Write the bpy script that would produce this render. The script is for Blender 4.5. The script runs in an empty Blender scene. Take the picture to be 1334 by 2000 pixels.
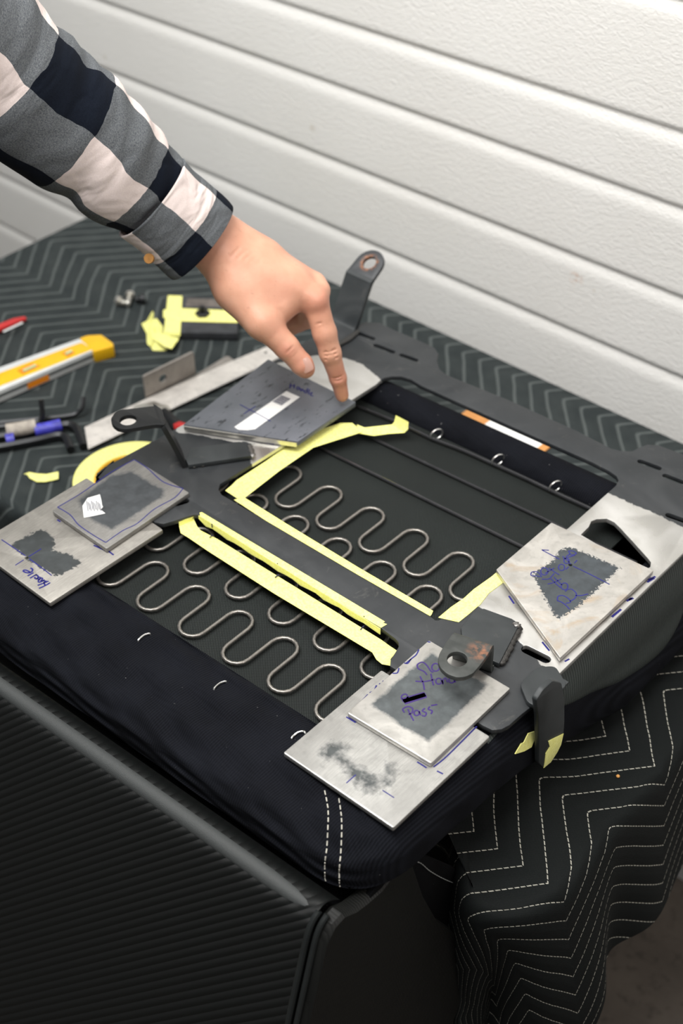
import bpy, bmesh, math, random
import numpy as np
from mathutils import Vector, Matrix
from mathutils.bvhtree import BVHTree

# ------------------------------------------------------------------ camera, world, lights
sc = bpy.context.scene
TT = 0.76                       # height of the blanket-covered table top above the floor
CAM_H = 1.16                    # camera above the table top
F = 2600.0                      # focal length in pixels of the 1334x2000 frame
def _n(v):
    v = np.array(v, float); return v / np.linalg.norm(v)
NZ = _n([-0.01538479, -0.75665668, -0.65363138])      # world up, seen in camera axes (right, down, forward)
NX = np.array([0.74223478, 0.42937032, -0.51451789]); NX = _n(NX - NZ * (NX @ NZ))
NY = np.cross(NZ, NX)
CAM = Vector((0, 0, TT + CAM_H))
cd = bpy.data.cameras.new('camera'); cam = bpy.data.objects.new('camera', cd)
sc.collection.objects.link(cam); sc.camera = cam
right = Vector((NX[0], NY[0], NZ[0])); down = Vector((NX[1], NY[1], NZ[1])); fwd = Vector((NX[2], NY[2], NZ[2]))
M = Matrix((right, -down, -fwd)).transposed().to_4x4(); M.translation = CAM
cam.matrix_world = M
cd.sensor_fit = 'VERTICAL'; cd.sensor_height = 36; cd.sensor_width = 24; cd.lens = F / 2000 * 36
cd.clip_start = .05
cd.dof.use_dof = True; cd.dof.focus_distance = 1.36; cd.dof.aperture_fstop = 4.0; cd.dof.aperture_blades = 0

sc.view_settings.view_transform = 'Standard'; sc.view_settings.look = 'None'
sc.view_settings.gamma = 1; sc.view_settings.use_curve_mapping = False
sc.view_settings.exposure = 0.0
w = bpy.data.worlds.new('world'); sc.world = w; w.use_nodes = True
bg = w.node_tree.nodes['Background']; bg.inputs[0].default_value = (.93, .97, 1, 1); bg.inputs[1].default_value = 0.16
def area(name, loc, size, sizey, power, target, color=(1, 1, 1)):
    l = bpy.data.lights.new(name, 'AREA'); l.shape = 'RECTANGLE'; l.size = size; l.size_y = sizey; l.energy = power; l.color = color
    o = bpy.data.objects.new(name, l); sc.collection.objects.link(o); o.location = loc
    o.rotation_euler = (Vector(target) - Vector(loc)).to_track_quat('-Z', 'Y').to_euler(); return o
area('ceiling_light', (-1.1, .30, TT + 2.15), 2.0, 1.0, 79, (-1.0, 1.1, TT), (1, .99, .965))
area('ceiling_light', (.9, 0.3, TT + 2.1), 1.3, .8, 23, (-.5, 1.3, TT + .4), (1, .91, .86))

# ------------------------------------------------------------------ helpers
def at(u, v, h):
    """point at height h above the table that the photo shows at (u, v)"""
    r = np.array([u - 667, v - 1000, F]); t = -(CAM_H - h) / (r @ NZ); p = r * t
    return Vector((p @ NX, p @ NY, TT + h))
def atx(u, v, X0):
    r = np.array([u - 667, v - 1000, F]); t = X0 / (r @ NX); p = r * t
    return Vector((X0, p @ NY, TT + CAM_H + p @ NZ))
def aty(u, v, Y0):
    r = np.array([u - 667, v - 1000, F]); t = Y0 / (r @ NY); p = r * t
    return Vector((p @ NX, Y0, TT + CAM_H + p @ NZ))
def cw(u, v, d):
    p = np.array([(u - 667) * d / F, (v - 1000) * d / F, d])
    return Vector((p @ NX, p @ NY, TT + CAM_H + p @ NZ))
def raydir(u, v):
    r = np.array([u - 667, v - 1000, F]); return Vector((r @ NX, r @ NY, r @ NZ)).normalized()

def root_loc(p):
    while p is not None and p.parent is not None: p = p.parent
    return Vector(p.location) if p is not None else Vector((0, 0, 0))
def tag(o, label=None, cat=None, group=None, kind=None):
    if label: o['label'] = label
    if cat: o['category'] = cat
    if group: o['group'] = group
    if kind: o['kind'] = kind
    return o
def thing(name, label, cat, loc, group=None):
    o = bpy.data.objects.new(name, None); sc.collection.objects.link(o); o.location = loc; o.empty_display_size = .02
    return tag(o, label, cat, group)
def mk(name, verts, faces, mat, parent=None, smooth=True, uv=None, angle=35, origin=None):
    verts = [Vector(v) for v in verts]
    if parent is None:
        if origin is None:
            a = np.array([tuple(v) for v in verts]); origin = Vector(((a[:, 0].min() + a[:, 0].max()) / 2, (a[:, 1].min() + a[:, 1].max()) / 2, a[:, 2].min()))
        L = Vector(origin)
    else: L = root_loc(parent)
    me = bpy.data.meshes.new(name); me.from_pydata([tuple(v - L) for v in verts], [], faces); me.update()
    if uv is not None:
        ul = me.uv_layers.new(name='UVMap')
        idx = np.empty(len(me.loops), int); me.loops.foreach_get('vertex_index', idx)
        ul.data.foreach_set('uv', np.array(uv, float)[idx].ravel())
    bm = bmesh.new(); bm.from_mesh(me); bmesh.ops.recalc_face_normals(bm, faces=bm.faces) if uv is None else None
    bm.to_mesh(me); bm.free()
    if mat: me.materials.append(mat)
    if smooth:
        me.shade_smooth()
        try: me.set_sharp_from_angle(angle=math.radians(angle))
        except Exception: pass
    o = bpy.data.objects.new(name, me); sc.collection.objects.link(o)
    if parent is None: o.location = L
    else: o.parent = parent
    return o

class MB:
    def __init__(s): s.v = []; s.f = []
    def add(s, v, f):
        n = len(s.v); s.v += [Vector(x) for x in v]; s.f += [tuple(i + n for i in q) for q in f]; return s
    def tube(s, pts, r, seg=10, cap=True, closed=False, flat=1.0):
        pts = [Vector(p) for p in pts]; n = len(pts); rr = r if hasattr(r, '__len__') else [r] * n
        T = []
        for i in range(n):
            a = pts[(i - 1) % n] if (closed or i > 0) else pts[i]; b = pts[(i + 1) % n] if (closed or i < n - 1) else pts[i]
            T.append((b - a).normalized())
        up = Vector((0, 0, 1)) if abs(T[0].z) < .9 else Vector((0, 1, 0))
        N = (up - T[0] * up.dot(T[0])).normalized(); v = []; f = []
        for i in range(n):
            N = (N - T[i] * N.dot(T[i])).normalized(); B = T[i].cross(N)
            for k in range(seg):
                a = 2 * math.pi * k / seg; v.append(pts[i] + (N * math.cos(a) * flat + B * math.sin(a)) * rr[i])
        m = n if closed else n - 1
        for i in range(m):
            for k in range(seg):
                a = i * seg + k; b = i * seg + (k + 1) % seg; c = ((i + 1) % n) * seg + (k + 1) % seg; d = ((i + 1) % n) * seg + k
                f.append((a, b, c, d))
        if cap and not closed: f.append(tuple(range(seg))[::-1]); f.append(tuple(range((n - 1) * seg, n * seg)))
        return s.add(v, f)
    def ribbon(s, pts, w, h=.00025, up=Vector((0, 0, 1))):
        pts = [Vector(p) for p in pts]; n = len(pts); v = []; f = []
        for i in range(n):
            a = pts[max(0, i - 1)]; b = pts[min(n - 1, i + 1)]; t = (b - a)
            if t.length < 1e-9: t = Vector((1, 0, 0))
            sd = t.normalized().cross(up).normalized() * w / 2
            v += [pts[i] - sd, pts[i] - sd * .9 + up * h, pts[i] + sd * .9 + up * h, pts[i] + sd]
        for i in range(n - 1):
            for k in range(3): f.append((i * 4 + k, i * 4 + k + 1, i * 4 + k + 5, i * 4 + k + 4))
        f.append((0, 1, 2, 3)); f.append(((n - 1) * 4, (n - 1) * 4 + 3, (n - 1) * 4 + 2, (n - 1) * 4 + 1))
        return s.add(v, f)
    def box(s, c, sx, sy, sz, rz=0, tilt=None):
        v = []
        for x in (-1, 1):
            for y in (-1, 1):
                for z in (-1, 1): v.append(Vector((x * sx / 2, y * sy / 2, z * sz / 2)))
        R = Matrix.Rotation(rz, 3, 'Z')
        if tilt is not None: R = R @ tilt
        return s.add([Vector(c) + R @ q for q in v], [(0, 1, 3, 2), (4, 6, 7, 5), (0, 4, 5, 1), (2, 3, 7, 6), (0, 2, 6, 4), (1, 5, 7, 3)])
    def lathe(s, c, axis, prof, seg=20):
        axis = Vector(axis).normalized(); u = axis.orthogonal().normalized(); w_ = axis.cross(u); v = []; f = []
        for (r, z) in prof:
            for k in range(seg):
                a = 2 * math.pi * k / seg; v.append(Vector(c) + axis * z + (u * math.cos(a) + w_ * math.sin(a)) * r)
        for i in range(len(prof) - 1):
            for k in range(seg): f.append((i * seg + k, i * seg + (k + 1) % seg, (i + 1) * seg + (k + 1) % seg, (i + 1) * seg + k))
        return s.add(v, f)
    def build(s, name, mat, parent=None, **k): return mk(name, s.v, s.f, mat, parent, **k)

def smooth_path(pts, n=8, closed=False):
    """Catmull-Rom through the points"""
    P = [Vector(p) for p in pts]; m = len(P); out = []
    rng = range(m) if closed else range(m - 1)
    for i in rng:
        p0 = P[(i - 1) % m] if (closed or i > 0) else P[0]; p1 = P[i]; p2 = P[(i + 1) % m]; p3 = P[(i + 2) % m] if (closed or i < m - 2) else P[m - 1]
        for k in range(n):
            t = k / n; out.append(.5 * ((2 * p1) + (p2 - p0) * t + (2 * p0 - 5 * p1 + 4 * p2 - p3) * t * t + (3 * p1 - p0 - 3 * p2 + p3) * t ** 3))
    if not closed: out.append(P[-1])
    return out
def rounded(pts, r, n=5):
    """2-D polygon with rounded corners; r a number or one per corner"""
    P = [Vector((p[0], p[1])) for p in pts]; m = len(P); out = []
    for i in range(m):
        ri = r[i] if hasattr(r, '__len__') else r
        a = P[i - 1] - P[i]; b = P[(i + 1) % m] - P[i]
        t = min(ri, a.length * .49, b.length * .49)
        if t < 1e-5: out.append(P[i]); continue
        A = P[i] + a.normalized() * t; B = P[i] + b.normalized() * t
        for k in range(n + 1):
            s = k / n; out.append(A * (1 - s) ** 2 + P[i] * 2 * s * (1 - s) + B * s * s)
    return out
def slab(name, outer, holes, top, thick, mat, parent=None, bevel=.0006, matrix=None, **kw):
    """flat plate with true holes, rounded edges: outer/holes are 2-D loops, top = height of its upper face"""
    cu = bpy.data.curves.new('tmp', 'CURVE'); cu.dimensions = '2D'; cu.fill_mode = 'BOTH'
    cu.extrude = max(thick / 2 - bevel, .00001); cu.bevel_depth = bevel; cu.bevel_resolution = 1; cu.offset = -bevel
    for loop in [outer] + list(holes):
        sp = cu.splines.new('POLY'); sp.points.add(len(loop) - 1); sp.use_cyclic_u = True
        for q, p in zip(sp.points, loop): q.co = (p[0], p[1], 0, 1)
    co = bpy.data.objects.new('tmp', cu); sc.collection.objects.link(co)
    dg = bpy.context.evaluated_depsgraph_get(); me = bpy.data.meshes.new_from_object(co.evaluated_get(dg))
    vs = [Vector(v.co) for v in me.vertices]; fs = [tuple(p.vertices) for p in me.polygons]
    bpy.data.objects.remove(co); bpy.data.curves.remove(cu); bpy.data.meshes.remove(me)
    if matrix is None: vs = [v + Vector((0, 0, top - thick / 2)) for v in vs]
    else: vs = [matrix @ (v + Vector((0, 0, -thick / 2))) for v in vs]
    # weld
    bm = bmesh.new()
    bv = [bm.verts.new(v) for v in vs]
    for q in fs:
        try: bm.faces.new([bv[i] for i in q])
        except ValueError: pass
    bmesh.ops.remove_doubles(bm, verts=bm.verts, dist=1e-6); bm.verts.index_update()
    vs = [v.co.copy() for v in bm.verts]; fs = [tuple(v.index for v in q.verts) for q in bm.faces]; bm.free()
    return mk(name, vs, fs, mat, parent, **kw)
def px(pts, h): return [at(u, v, h).to_2d() for (u, v) in pts]
def slot(p, q, w, n=6):
    p = Vector(p); q = Vector(q); d = (q - p).normalized(); s = Vector((-d.y, d.x)); out = []
    a0 = math.atan2(s.y, s.x)
    for k in range(n + 1):
        a = a0 + math.pi * k / n; out.append(p + Vector((math.cos(a), math.sin(a))) * w / 2)
    for k in range(n + 1):
        a = a0 + math.pi + math.pi * k / n; out.append(q + Vector((math.cos(a), math.sin(a))) * w / 2)
    return out
def circ(c, r, n=20, ry=None): return [Vector((c[0] + r * math.cos(2 * math.pi * k / n), c[1] + (ry or r) * math.sin(2 * math.pi * k / n))) for k in range(n)]
def strip3(pts, wv, thick=.0005, nrm=Vector((0, 0, 1))):
    """bent strip: centre line points and half-width vectors -> (verts, faces), with thickness along local normals"""
    n = len(pts); v = []; f = []; W = wv if isinstance(wv, list) else [wv] * n
    for i in range(n):
        a = Vector(pts[max(0, i - 1)]); b = Vector(pts[min(n - 1, i + 1)]); N = (b - a).cross(W[i]); N = N.normalized()
        if N.dot(nrm) < 0: N = -N
        p = Vector(pts[i])
        v += [p - W[i], p + W[i], p + W[i] - N * thick, p - W[i] - N * thick]
    for i in range(n - 1):
        for k in range(4): f.append((i * 4 + k, i * 4 + (k + 1) % 4, (i + 1) * 4 + (k + 1) % 4, (i + 1) * 4 + k))
    f.append((3, 2, 1, 0)); f.append(tuple((n - 1) * 4 + k for k in range(4)))
    return v, f

# ------------------------------------------------------------------ material kit
class NT:
    def __init__(s, name):
        s.m = bpy.data.materials.new(name); s.m.use_nodes = True; s.t = s.m.node_tree; s.b = s.t.nodes['Principled BSDF']; s._tc = None
    def n(s, typ, **k):
        x = s.t.nodes.new(typ)
        for a, b in k.items(): setattr(x, a, b)
        return x
    def put(s, sock, v):
        if hasattr(v, 'links') or isinstance(v, bpy.types.NodeSocket): s.t.links.new(v, sock)
        elif hasattr(v, '__len__') and len(v) == 3 and sock.type == 'RGBA': sock.default_value = (*v, 1)
        else: sock.default_value = v
    def co(s, kind='Object'):
        if s._tc is None: s._tc = s.n('ShaderNodeTexCoord')
        return s._tc.outputs[kind]
    def m_(s, op, a, b=None, c=None, clamp=False):
        x = s.n('ShaderNodeMath', operation=op); x.use_clamp = clamp
        s.put(x.inputs[0], a)
        if b is not None: s.put(x.inputs[1], b)
        if c is not None: s.put(x.inputs[2], c)
        return x.outputs[0]
    def mapp(s, v, scale=(1, 1, 1), rot=(0, 0, 0), loc=(0, 0, 0)):
        x = s.n('ShaderNodeMapping'); s.put(x.inputs[0], v); x.inputs['Scale'].default_value = scale; x.inputs['Rotation'].default_value = rot; x.inputs['Location'].default_value = loc
        return x.outputs[0]
    def noise(s, v=None, scale=10, detail=3, rough=.5, out='Fac', dist=0):
        x = s.n('ShaderNodeTexNoise'); s.put(x.inputs['Vector'], v if v is not None else s.co()); x.inputs['Scale'].default_value = scale
        x.inputs['Detail'].default_value = detail; x.inputs['Roughness'].default_value = rough; x.inputs['Distortion'].default_value = dist
        return x.outputs[out]
    def mr(s, v, a, b, c=0, d=1, smooth=False):
        x = s.n('ShaderNodeMapRange'); x.interpolation_type = 'SMOOTHSTEP' if smooth else 'LINEAR'
        s.put(x.inputs['Value'], v)
        for k, q in zip(('From Min', 'From Max', 'To Min', 'To Max'), (a, b, c, d)): x.inputs[k].default_value = q
        return x.outputs[0]
    def mix(s, fac, a, b):
        x = s.n('ShaderNodeMix', data_type='RGBA'); s.put(x.inputs['Factor'], fac); s.put(x.inputs[6], a); s.put(x.inputs[7], b); return x.outputs[2]
    def mixf(s, fac, a, b):
        x = s.n('ShaderNodeMix', data_type='FLOAT'); s.put(x.inputs[0], fac); s.put(x.inputs[2], a); s.put(x.inputs[3], b); return x.outputs[0]
    def xyz(s, v):
        x = s.n('ShaderNodeSeparateXYZ'); s.put(x.inputs[0], v); return x.outputs
    def bump(s, h, strength=.3, dist=.001, prev=None):
        x = s.n('ShaderNodeBump'); s.put(x.inputs['Height'], h); x.inputs['Strength'].default_value = strength; x.inputs['Distance'].default_value = dist
        if prev is not None: s.put(x.inputs['Normal'], prev)
        s.t.links.new(x.outputs[0], s.b.inputs['Normal']); return x.outputs[0]
    def poly(s, pts, org, soft=.001, nscale=200, namp=.004, rot=None):
        """1 inside the convex region(s) given in world xy, frayed by noise"""
        regs = pts if isinstance(pts[0], list) else [pts]; X = s.xyz(s.co()); tot = None
        for R in regs:
            P = [Vector((p[0] - org[0], p[1] - org[1])) for p in R]; c = sum(P, Vector((0, 0))) / len(P); cur = None
            for i in range(len(P)):
                a, b = P[i], P[(i + 1) % len(P)]; d = (b - a)
                if d.length < 1e-6: continue
                d.normalize(); nn = Vector((-d.y, d.x))
                if nn.dot(c - a) < 0: nn = -nn
                e = s.m_('MULTIPLY_ADD', X[0], nn.x, s.m_('MULTIPLY_ADD', X[1], nn.y, -nn.dot(a)))
                cur = e if cur is None else s.m_('SMOOTH_MIN', cur, e, .003)
            tot = cur if tot is None else s.m_('MAXIMUM', tot, cur)
        nz = s.noise(scale=nscale, detail=4, rough=.65)
        tot = s.m_('ADD', tot, s.mr(nz, .25, .75, -namp, namp))
        return s.mr(tot, -soft, soft)
    def fin(s, color=None, rough=None, metal=None, **k):
        for nm, v in (('Base Color', color), ('Roughness', rough), ('Metallic', metal)):
            if v is not None: s.put(s.b.inputs[nm], v)
        for a, v in k.items(): s.put(s.b.inputs[a.replace('_', ' ')], v)
        return s.m
def plain(name, color, rough=.5, metal=0, var=.12, nscale=60, bump=0, bscale=400, **k):
    t = NT(name); nz = t.noise(scale=nscale)
    c = t.mix(t.mr(nz, .3, .7), tuple(x * (1 - var) for x in color), tuple(min(1, x * (1 + var)) for x in color))
    if bump: t.bump(t.noise(scale=bscale, detail=4), bump, .001)
    return t.fin(c, rough, metal, **k)
# ------------------------------------------------------------------ materials
def steel(name, org, base=(.60, .59, .56), brushed=0, patches=None, patchcol=(.045, .05, .055), metal=.75, stain=.0, soft=.001, namp=.004, nscale=220, rough=.38, extra=None):
    t = NT(name)
    base = tuple(x * .80 for x in base); a = t.noise(scale=22, detail=5, rough=.6, dist=1.5); b = t.noise(scale=140, detail=4)
    c = t.mix(t.mr(a, .35, .7), tuple(x * .72 for x in base), base)
    c = t.mix(t.mr(b, .55, .75, 0, .35), c, tuple(x * .45 for x in base))
    r = t.mr(a, .3, .7, rough - .08, rough + .14)
    if brushed:
        br = t.noise(t.mapp(t.co(), (900, 60, 60), (0, 0, brushed)), 1, 4, .7)
        c = t.mix(t.mr(br, .35, .65, 0, .5), c, tuple(x * .5 for x in base)); r = t.mr(br, .3, .7, rough, rough + .2)
    if stain:
        s1 = t.noise(scale=16, detail=4, dist=2.5)
        c = t.mix(t.mr(s1, .52, .7, 0, stain), c, (.46, .33, .20))
    mt = metal
    if patches:
        k = t.poly(patches, org, soft, nscale, namp)
        pc = t.mix(t.mr(t.noise(scale=90, detail=3), .3, .7), tuple(x * .5 for x in patchcol), tuple(x * .85 for x in patchcol))
        c = t.mix(k, c, pc); r = t.mixf(k, r, .55); mt = t.mixf(k, metal, .1)
        t.bump(t.m_('ADD', t.m_('MULTIPLY', k, .5), t.m_('MULTIPLY', b, .4)), .25, .0006)
    else: t.bump(b, .12, .0006)
    return t.fin(c, r, mt)

mat_tape = NT('masking_tape')
_c = mat_tape.mix(mat_tape.mr(mat_tape.noise(scale=350, detail=4), .35, .65), (.84, .82, .22), (.93, .92, .33))
mat_tape.bump(mat_tape.noise(scale=1500, detail=2), .25, .0004)
mat_tape = mat_tape.fin(_c, .72, Sheen_Weight=.1)
mat_ink = plain('marker_ink', (.010, .010, .15), .45)
mat_purple = plain('purple_marker_ink', (.03, .008, .13), .45)
mat_darkink = plain('dark_marker_ink', (.01, .012, .05), .45)
mat_char = NT('charcoal_painted_steel')
_a = mat_char.noise(scale=14, detail=5, dist=1); _b = mat_char.noise(scale=160, detail=3)
_c = mat_char.mix(mat_char.mr(_a, .35, .7), (.020, .024, .026), (.040, .045, .047))
_c = mat_char.mix(mat_char.mr(mat_char.noise(scale=45, detail=6, rough=.7), .62, .78, 0, .35), _c, (.14, .13, .12))
mat_char.bump(_b, .15, .0005)
mat_char = mat_char.fin(_c, mat_char.mr(_a, .3, .7, .42, .62), .1)
mat_black = plain('black_painted_steel', (.012, .013, .014), .42, .2, bump=.15)
mat_tool = plain('black_oxide_steel', (.02, .021, .023), .38, .5)
mat_weld = plain('weld_bead', (.06, .058, .055), .4, .6, nscale=300, bump=.8, bscale=500)
mat_brightweld = plain('bright_weld_bead', (.25, .24, .23), .3, .9, nscale=300, bump=.8, bscale=500)
def knit_mat(name, c1, c2, sx=370, sy=300, rot=0.05, st=.5):
    t = NT(name); v = t.mapp(t.co(), (1, 1, 1), (0, 0, rot)); X = t.xyz(v)
    # ribs wrap round the seat edge: use position along and across
    a = t.m_('SINE', t.m_('MULTIPLY', X[0], sx * 2 * math.pi)); q = t.m_('ADD', X[1], t.m_('MULTIPLY', X[2], -.8))
    b = t.m_('SINE', t.m_('MULTIPLY', q, sy * 2 * math.pi))
    h = t.m_('MULTIPLY_ADD', b, .25, a)
    nz = t.noise(scale=14, detail=5, rough=.6)
    fine = t.noise(scale=900, detail=2)
    c = t.mix(t.mr(h, -1.3, 1.3), c1, c2); c = t.mix(t.mr(nz, .35, .8, 0, .6), c, tuple(x * 1.7 for x in c2))
    c = t.mix(t.mr(t.noise(scale=260, detail=1), .80, .83), c, (.14, .14, .14))
    t.bump(t.m_('ADD', h, t.m_('MULTIPLY', fine, 1.2)), st, .0005)
    return t.fin(c, .95, 0, Specular_IOR_Level=.12)
mat_knit = knit_mat('navy_rib_knit', (.0016, .0019, .0030), (.0066, .0074, .0105))
mat_knit_black = knit_mat('black_rib_knit', (.0008, .0009, .0012), (.0022, .0024, .003), st=.3)
# woven dust cloth below the springs
t = NT('black_woven_dust_cloth'); v = t.mapp(t.co(), (1, 1, 1), (0, 0, .05)); X = t.xyz(v)
a = t.m_('SINE', t.m_('MULTIPLY', X[0], 400 * 2 * math.pi)); b = t.m_('SINE', t.m_('MULTIPLY', X[1], 400 * 2 * math.pi)); h = t.m_('MULTIPLY', a, b)
c = t.mix(t.mr(h, .1, .9), (.004, .0054, .0051), (.060, .071, .067)); c = t.mix(t.mr(t.noise(scale=7, detail=4), .4, .7, 0, .5), c, (.008, .0095, .009))
t.bump(h, .4, .0004); mat_dust = t.fin(c, .8, 0, Specular_IOR_Level=.2)
# embossed carbon vinyl
def carbon(name, d, pitch, c1, c2, depth=.6, rough=.45, second=None):
    t = NT(name); X = t.xyz(t.co()); e = None
    for k in range(3):
        q = t.m_('MULTIPLY', X[k], d[k]); e = q if e is None else t.m_('ADD', e, q)
    e = t.m_('DIVIDE', e, pitch); fr = t.m_('FRACT', e)
    saw = t.m_('POWER', fr, .7)
    tri = t.m_('SINE', t.m_('MULTIPLY', fr, math.pi))
    fine = t.noise(scale=1800, detail=1)
    tick = t.m_('SINE', t.m_('MULTIPLY', t.m_('ADD', X[0], X[2]), 5200))
    h = t.m_('ADD', t.m_('MULTIPLY', tri, 1.0), t.m_('MULTIPLY', tick, .07))
    c = t.mix(saw, c1, c2)
    t.bump(h, depth, pitch * .22)
    return t.fin(c, rough, 0, Specular_IOR_Level=.3)
mat_spring = plain('spring_wire', (.24, .225, .205), .36, .75, nscale=300, bump=.2)
mat_rod = plain('black_painted_wire', (.10, .10, .105), .18, .8)
mat_ring = plain('bright_staple_wire', (.75, .75, .73), .28, .95)
mat_white = plain('white_paper', (.82, .82, .80), .7, var=.03)
mat_yellow = plain('yellow_plastic', (.82, .46, .006), .4, var=.04)
mat_orange = plain('orange_plastic', (.80, .25, .01), .4, var=.04)
mat_alu = plain('brushed_aluminium', (.80, .82, .82), .35, .35, var=.06)
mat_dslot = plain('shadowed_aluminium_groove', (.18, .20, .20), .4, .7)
mat_red = plain('red_plastic', (.50, .02, .02), .4, var=.08)
mat_bolt = plain('zinc_plated_steel', (.62, .60, .55), .3, .9, var=.15)
mat_blue = plain('blue_vinyl_tape', (.05, .05, .42), .4, nscale=120, var=.35)
mat_btape = plain('beige_tape_label', (.40, .36, .31), .7, nscale=90, var=.25)
mat_stitch = plain('cream_thread', (.55, .53, .46), .7)
mat_stitch_dim = plain('grey_thread', (.22, .23, .22), .8)

# quilted moving blanket: zigzag rows of stitching, UV in metres of cloth
t = NT('quilted_moving_blanket'); U = t.xyz(t.co('UV'))
wob = t.noise(t.mapp(t.co('UV'), (9, 9, 9)), 1, 2); wx_ = t.m_('MULTIPLY_ADD', wob, .010, -.005)
x = t.m_('ADD', U[0], wx_); y = t.m_('ADD', U[1], t.m_('MULTIPLY', wx_, .6))
P = .1972
# distance along y from the nearest left-hand ridge
yy = t.m_('SUBTRACT', y, .797); fr = t.m_('FRACT', t.m_('DIVIDE', yy, P)); tri = t.m_('MULTIPLY', t.m_('ABSOLUTE', t.m_('SUBTRACT', t.m_('FRACT', t.m_('ADD', t.m_('DIVIDE', yy, P), .5)), .5)), P)
tri = t.m_('SMOOTH_MAX', tri, .002, .006)
e = t.m_('DIVIDE', t.m_('SUBTRACT', t.m_('SUBTRACT', x, -.458), t.m_('MULTIPLY', tri, .86)), .0316)
f_ = t.m_('ABSOLUTE', t.m_('SUBTRACT', t.m_('FRACT', t.m_('ADD', e, .5)), .5))      # 0 on a seam
dist = t.m_('MULTIPLY', f_, .0316 * .76)
dash = t.m_('FRACT', t.m_('ADD', t.m_('DIVIDE', y, .0052), t.m_('MULTIPLY', t.m_('FLOOR', t.m_('ADD', e, .5)), .37)))
# near end of the blanket: crisp thin dashes; far end: denser flat chain stitches
thread = t.m_('MULTIPLY', t.m_('LESS_THAN', dist, .00058), t.m_('LESS_THAN', dash, .74))
wide = t.m_('MULTIPLY', t.m_('LESS_THAN', dist, .0022), .40)
zone = t.mr(U[0], -.62, -.48)
zz = zone
tm = t.mixf(zz, t.m_('MAXIMUM', t.m_('MULTIPLY', thread, .35), wide), thread)
wv = t.m_('MULTIPLY', t.m_('SINE', t.m_('MULTIPLY', U[0], 3400)), t.m_('SINE', t.m_('MULTIPLY', U[1], 3400)))
c = t.mix(t.mr(wv, -.5, .8), (.0022, .0032, .0032), (.0075, .0100, .0100))
far = t.mix(t.mr(t.noise(t.co('UV'), 25, 4), .35, .7), (.022, .028, .029), (.034, .041, .041))
c = t.mix(zz, far, c)
c = t.mix(tm, c, t.mix(zz, (.17, .19, .185), (.44, .43, .37)))
puff = t.m_('POWER', t.mr(dist, 0, .011), .5)
nb = t.bump(puff, .75, .0028)
t.bump(t.m_('ADD', wv, t.m_('MULTIPLY', t.noise(t.co('UV'), 60, 5), 2.0)), .35, .0006, nb)
mat_quilt = t.fin(c, .8, 0, Specular_IOR_Level=.2)

# ------------------------------------------------------------------ the setting
t = NT('embossed_white_door_steel')
gn = t.noise(t.mapp(t.co(), (1, 1, 1.7)), 125, 3, .55, dist=.7)
c = t.mix(t.mr(t.noise(scale=3), .3, .7), (.74, .73, .70), (.79, .785, .76))
vd = t.n('ShaderNodeVectorMath', operation='DISTANCE'); t.put(vd.inputs[0], t.co())
sp = aty(1125, 545, 1.45); W0 = Vector((-1, 1.45, TT - .76)); q = sp - W0; vd.inputs[1].default_value = tuple(q)
st = t.m_('MULTIPLY', t.mr(vd.outputs['Value'], .004, .014, 1, 0), t.mr(t.noise(scale=130, detail=3), .45, .6))
c = t.mix(t.m_('MULTIPLY', st, .55), c, (.55, .28, .15))
for (u_, v_, r_) in ((205, 112, .006), (610, 250, .008), (1160, 568, .004)):
    vd = t.n('ShaderNodeVectorMath', operation='DISTANCE'); t.put(vd.inputs[0], t.co()); vd.inputs[1].default_value = tuple(aty(u_, v_, 1.45) - W0)
    c = t.mix(t.mr(vd.outputs['Value'], 0, r_, .5, 0), c, (.50, .44, .34))
t.bump(gn, .5, .0022)
mat_door = t.fin(c, .42)
# sectional door: profile in (h) with rounded grooves, extruded along X
grooves = [-.62, -.51, -.40, -.28, -.150, .070, .192, .318, .418, .576, .70, .82, .93, 1.05, 1.17, 1.29, 1.41, 1.53, 1.65]
prof = [(1.45, -.76)]
for g in grooves:
    for k in range(-12, 11):
        s = k / 10 * .022
        # gentle slope above, sharp lip below
        wdt = .0052 if s > 0 else .0115
        prof.append((1.45 + .0042 * math.exp(-(s / wdt) ** 2), g + s))
prof.append((1.45, 2.0))
xs = np.linspace(-5, 3.2, 3); vv = []; ff = []
for x_ in xs:
    for (y_, h_) in prof: vv.append((x_, y_, TT + h_))
n = len(prof)
for i in range(2):
    for k in range(n - 1): ff.append((i * n + k, i * n + k + 1, (i + 1) * n + k + 1, (i + 1) * n + k))
m = len(vv)
for x_ in xs:
    for h_ in (-.76, 2.0): vv.append((x_, 1.50, TT + h_))
ff += [(m, m + 1, m + 3, m + 2), (m + 2, m + 3, m + 5, m + 4)]
o = mk('wall_back', vv, ff, mat_door, origin=W0, angle=60); tag(o, 'white embossed sectional garage door behind the table', kind='structure')
t = NT('stained_concrete'); a = t.noise(scale=5, detail=6, rough=.65); b = t.noise(scale=60, detail=4)
c = t.mix(t.mr(a, .3, .7), (.055, .045, .036), (.13, .11, .09)); c = t.mix(t.mr(b, .55, .7, 0, .5), c, (.03, .025, .02)); t.bump(b, .3, .002)
mat_floor = t.fin(c, .7)
o = MB().box((-.9, -.5, -.02), 8.2, 4.2, .04).build('floor', mat_floor); tag(o, 'stained brown concrete floor', kind='structure')

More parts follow.
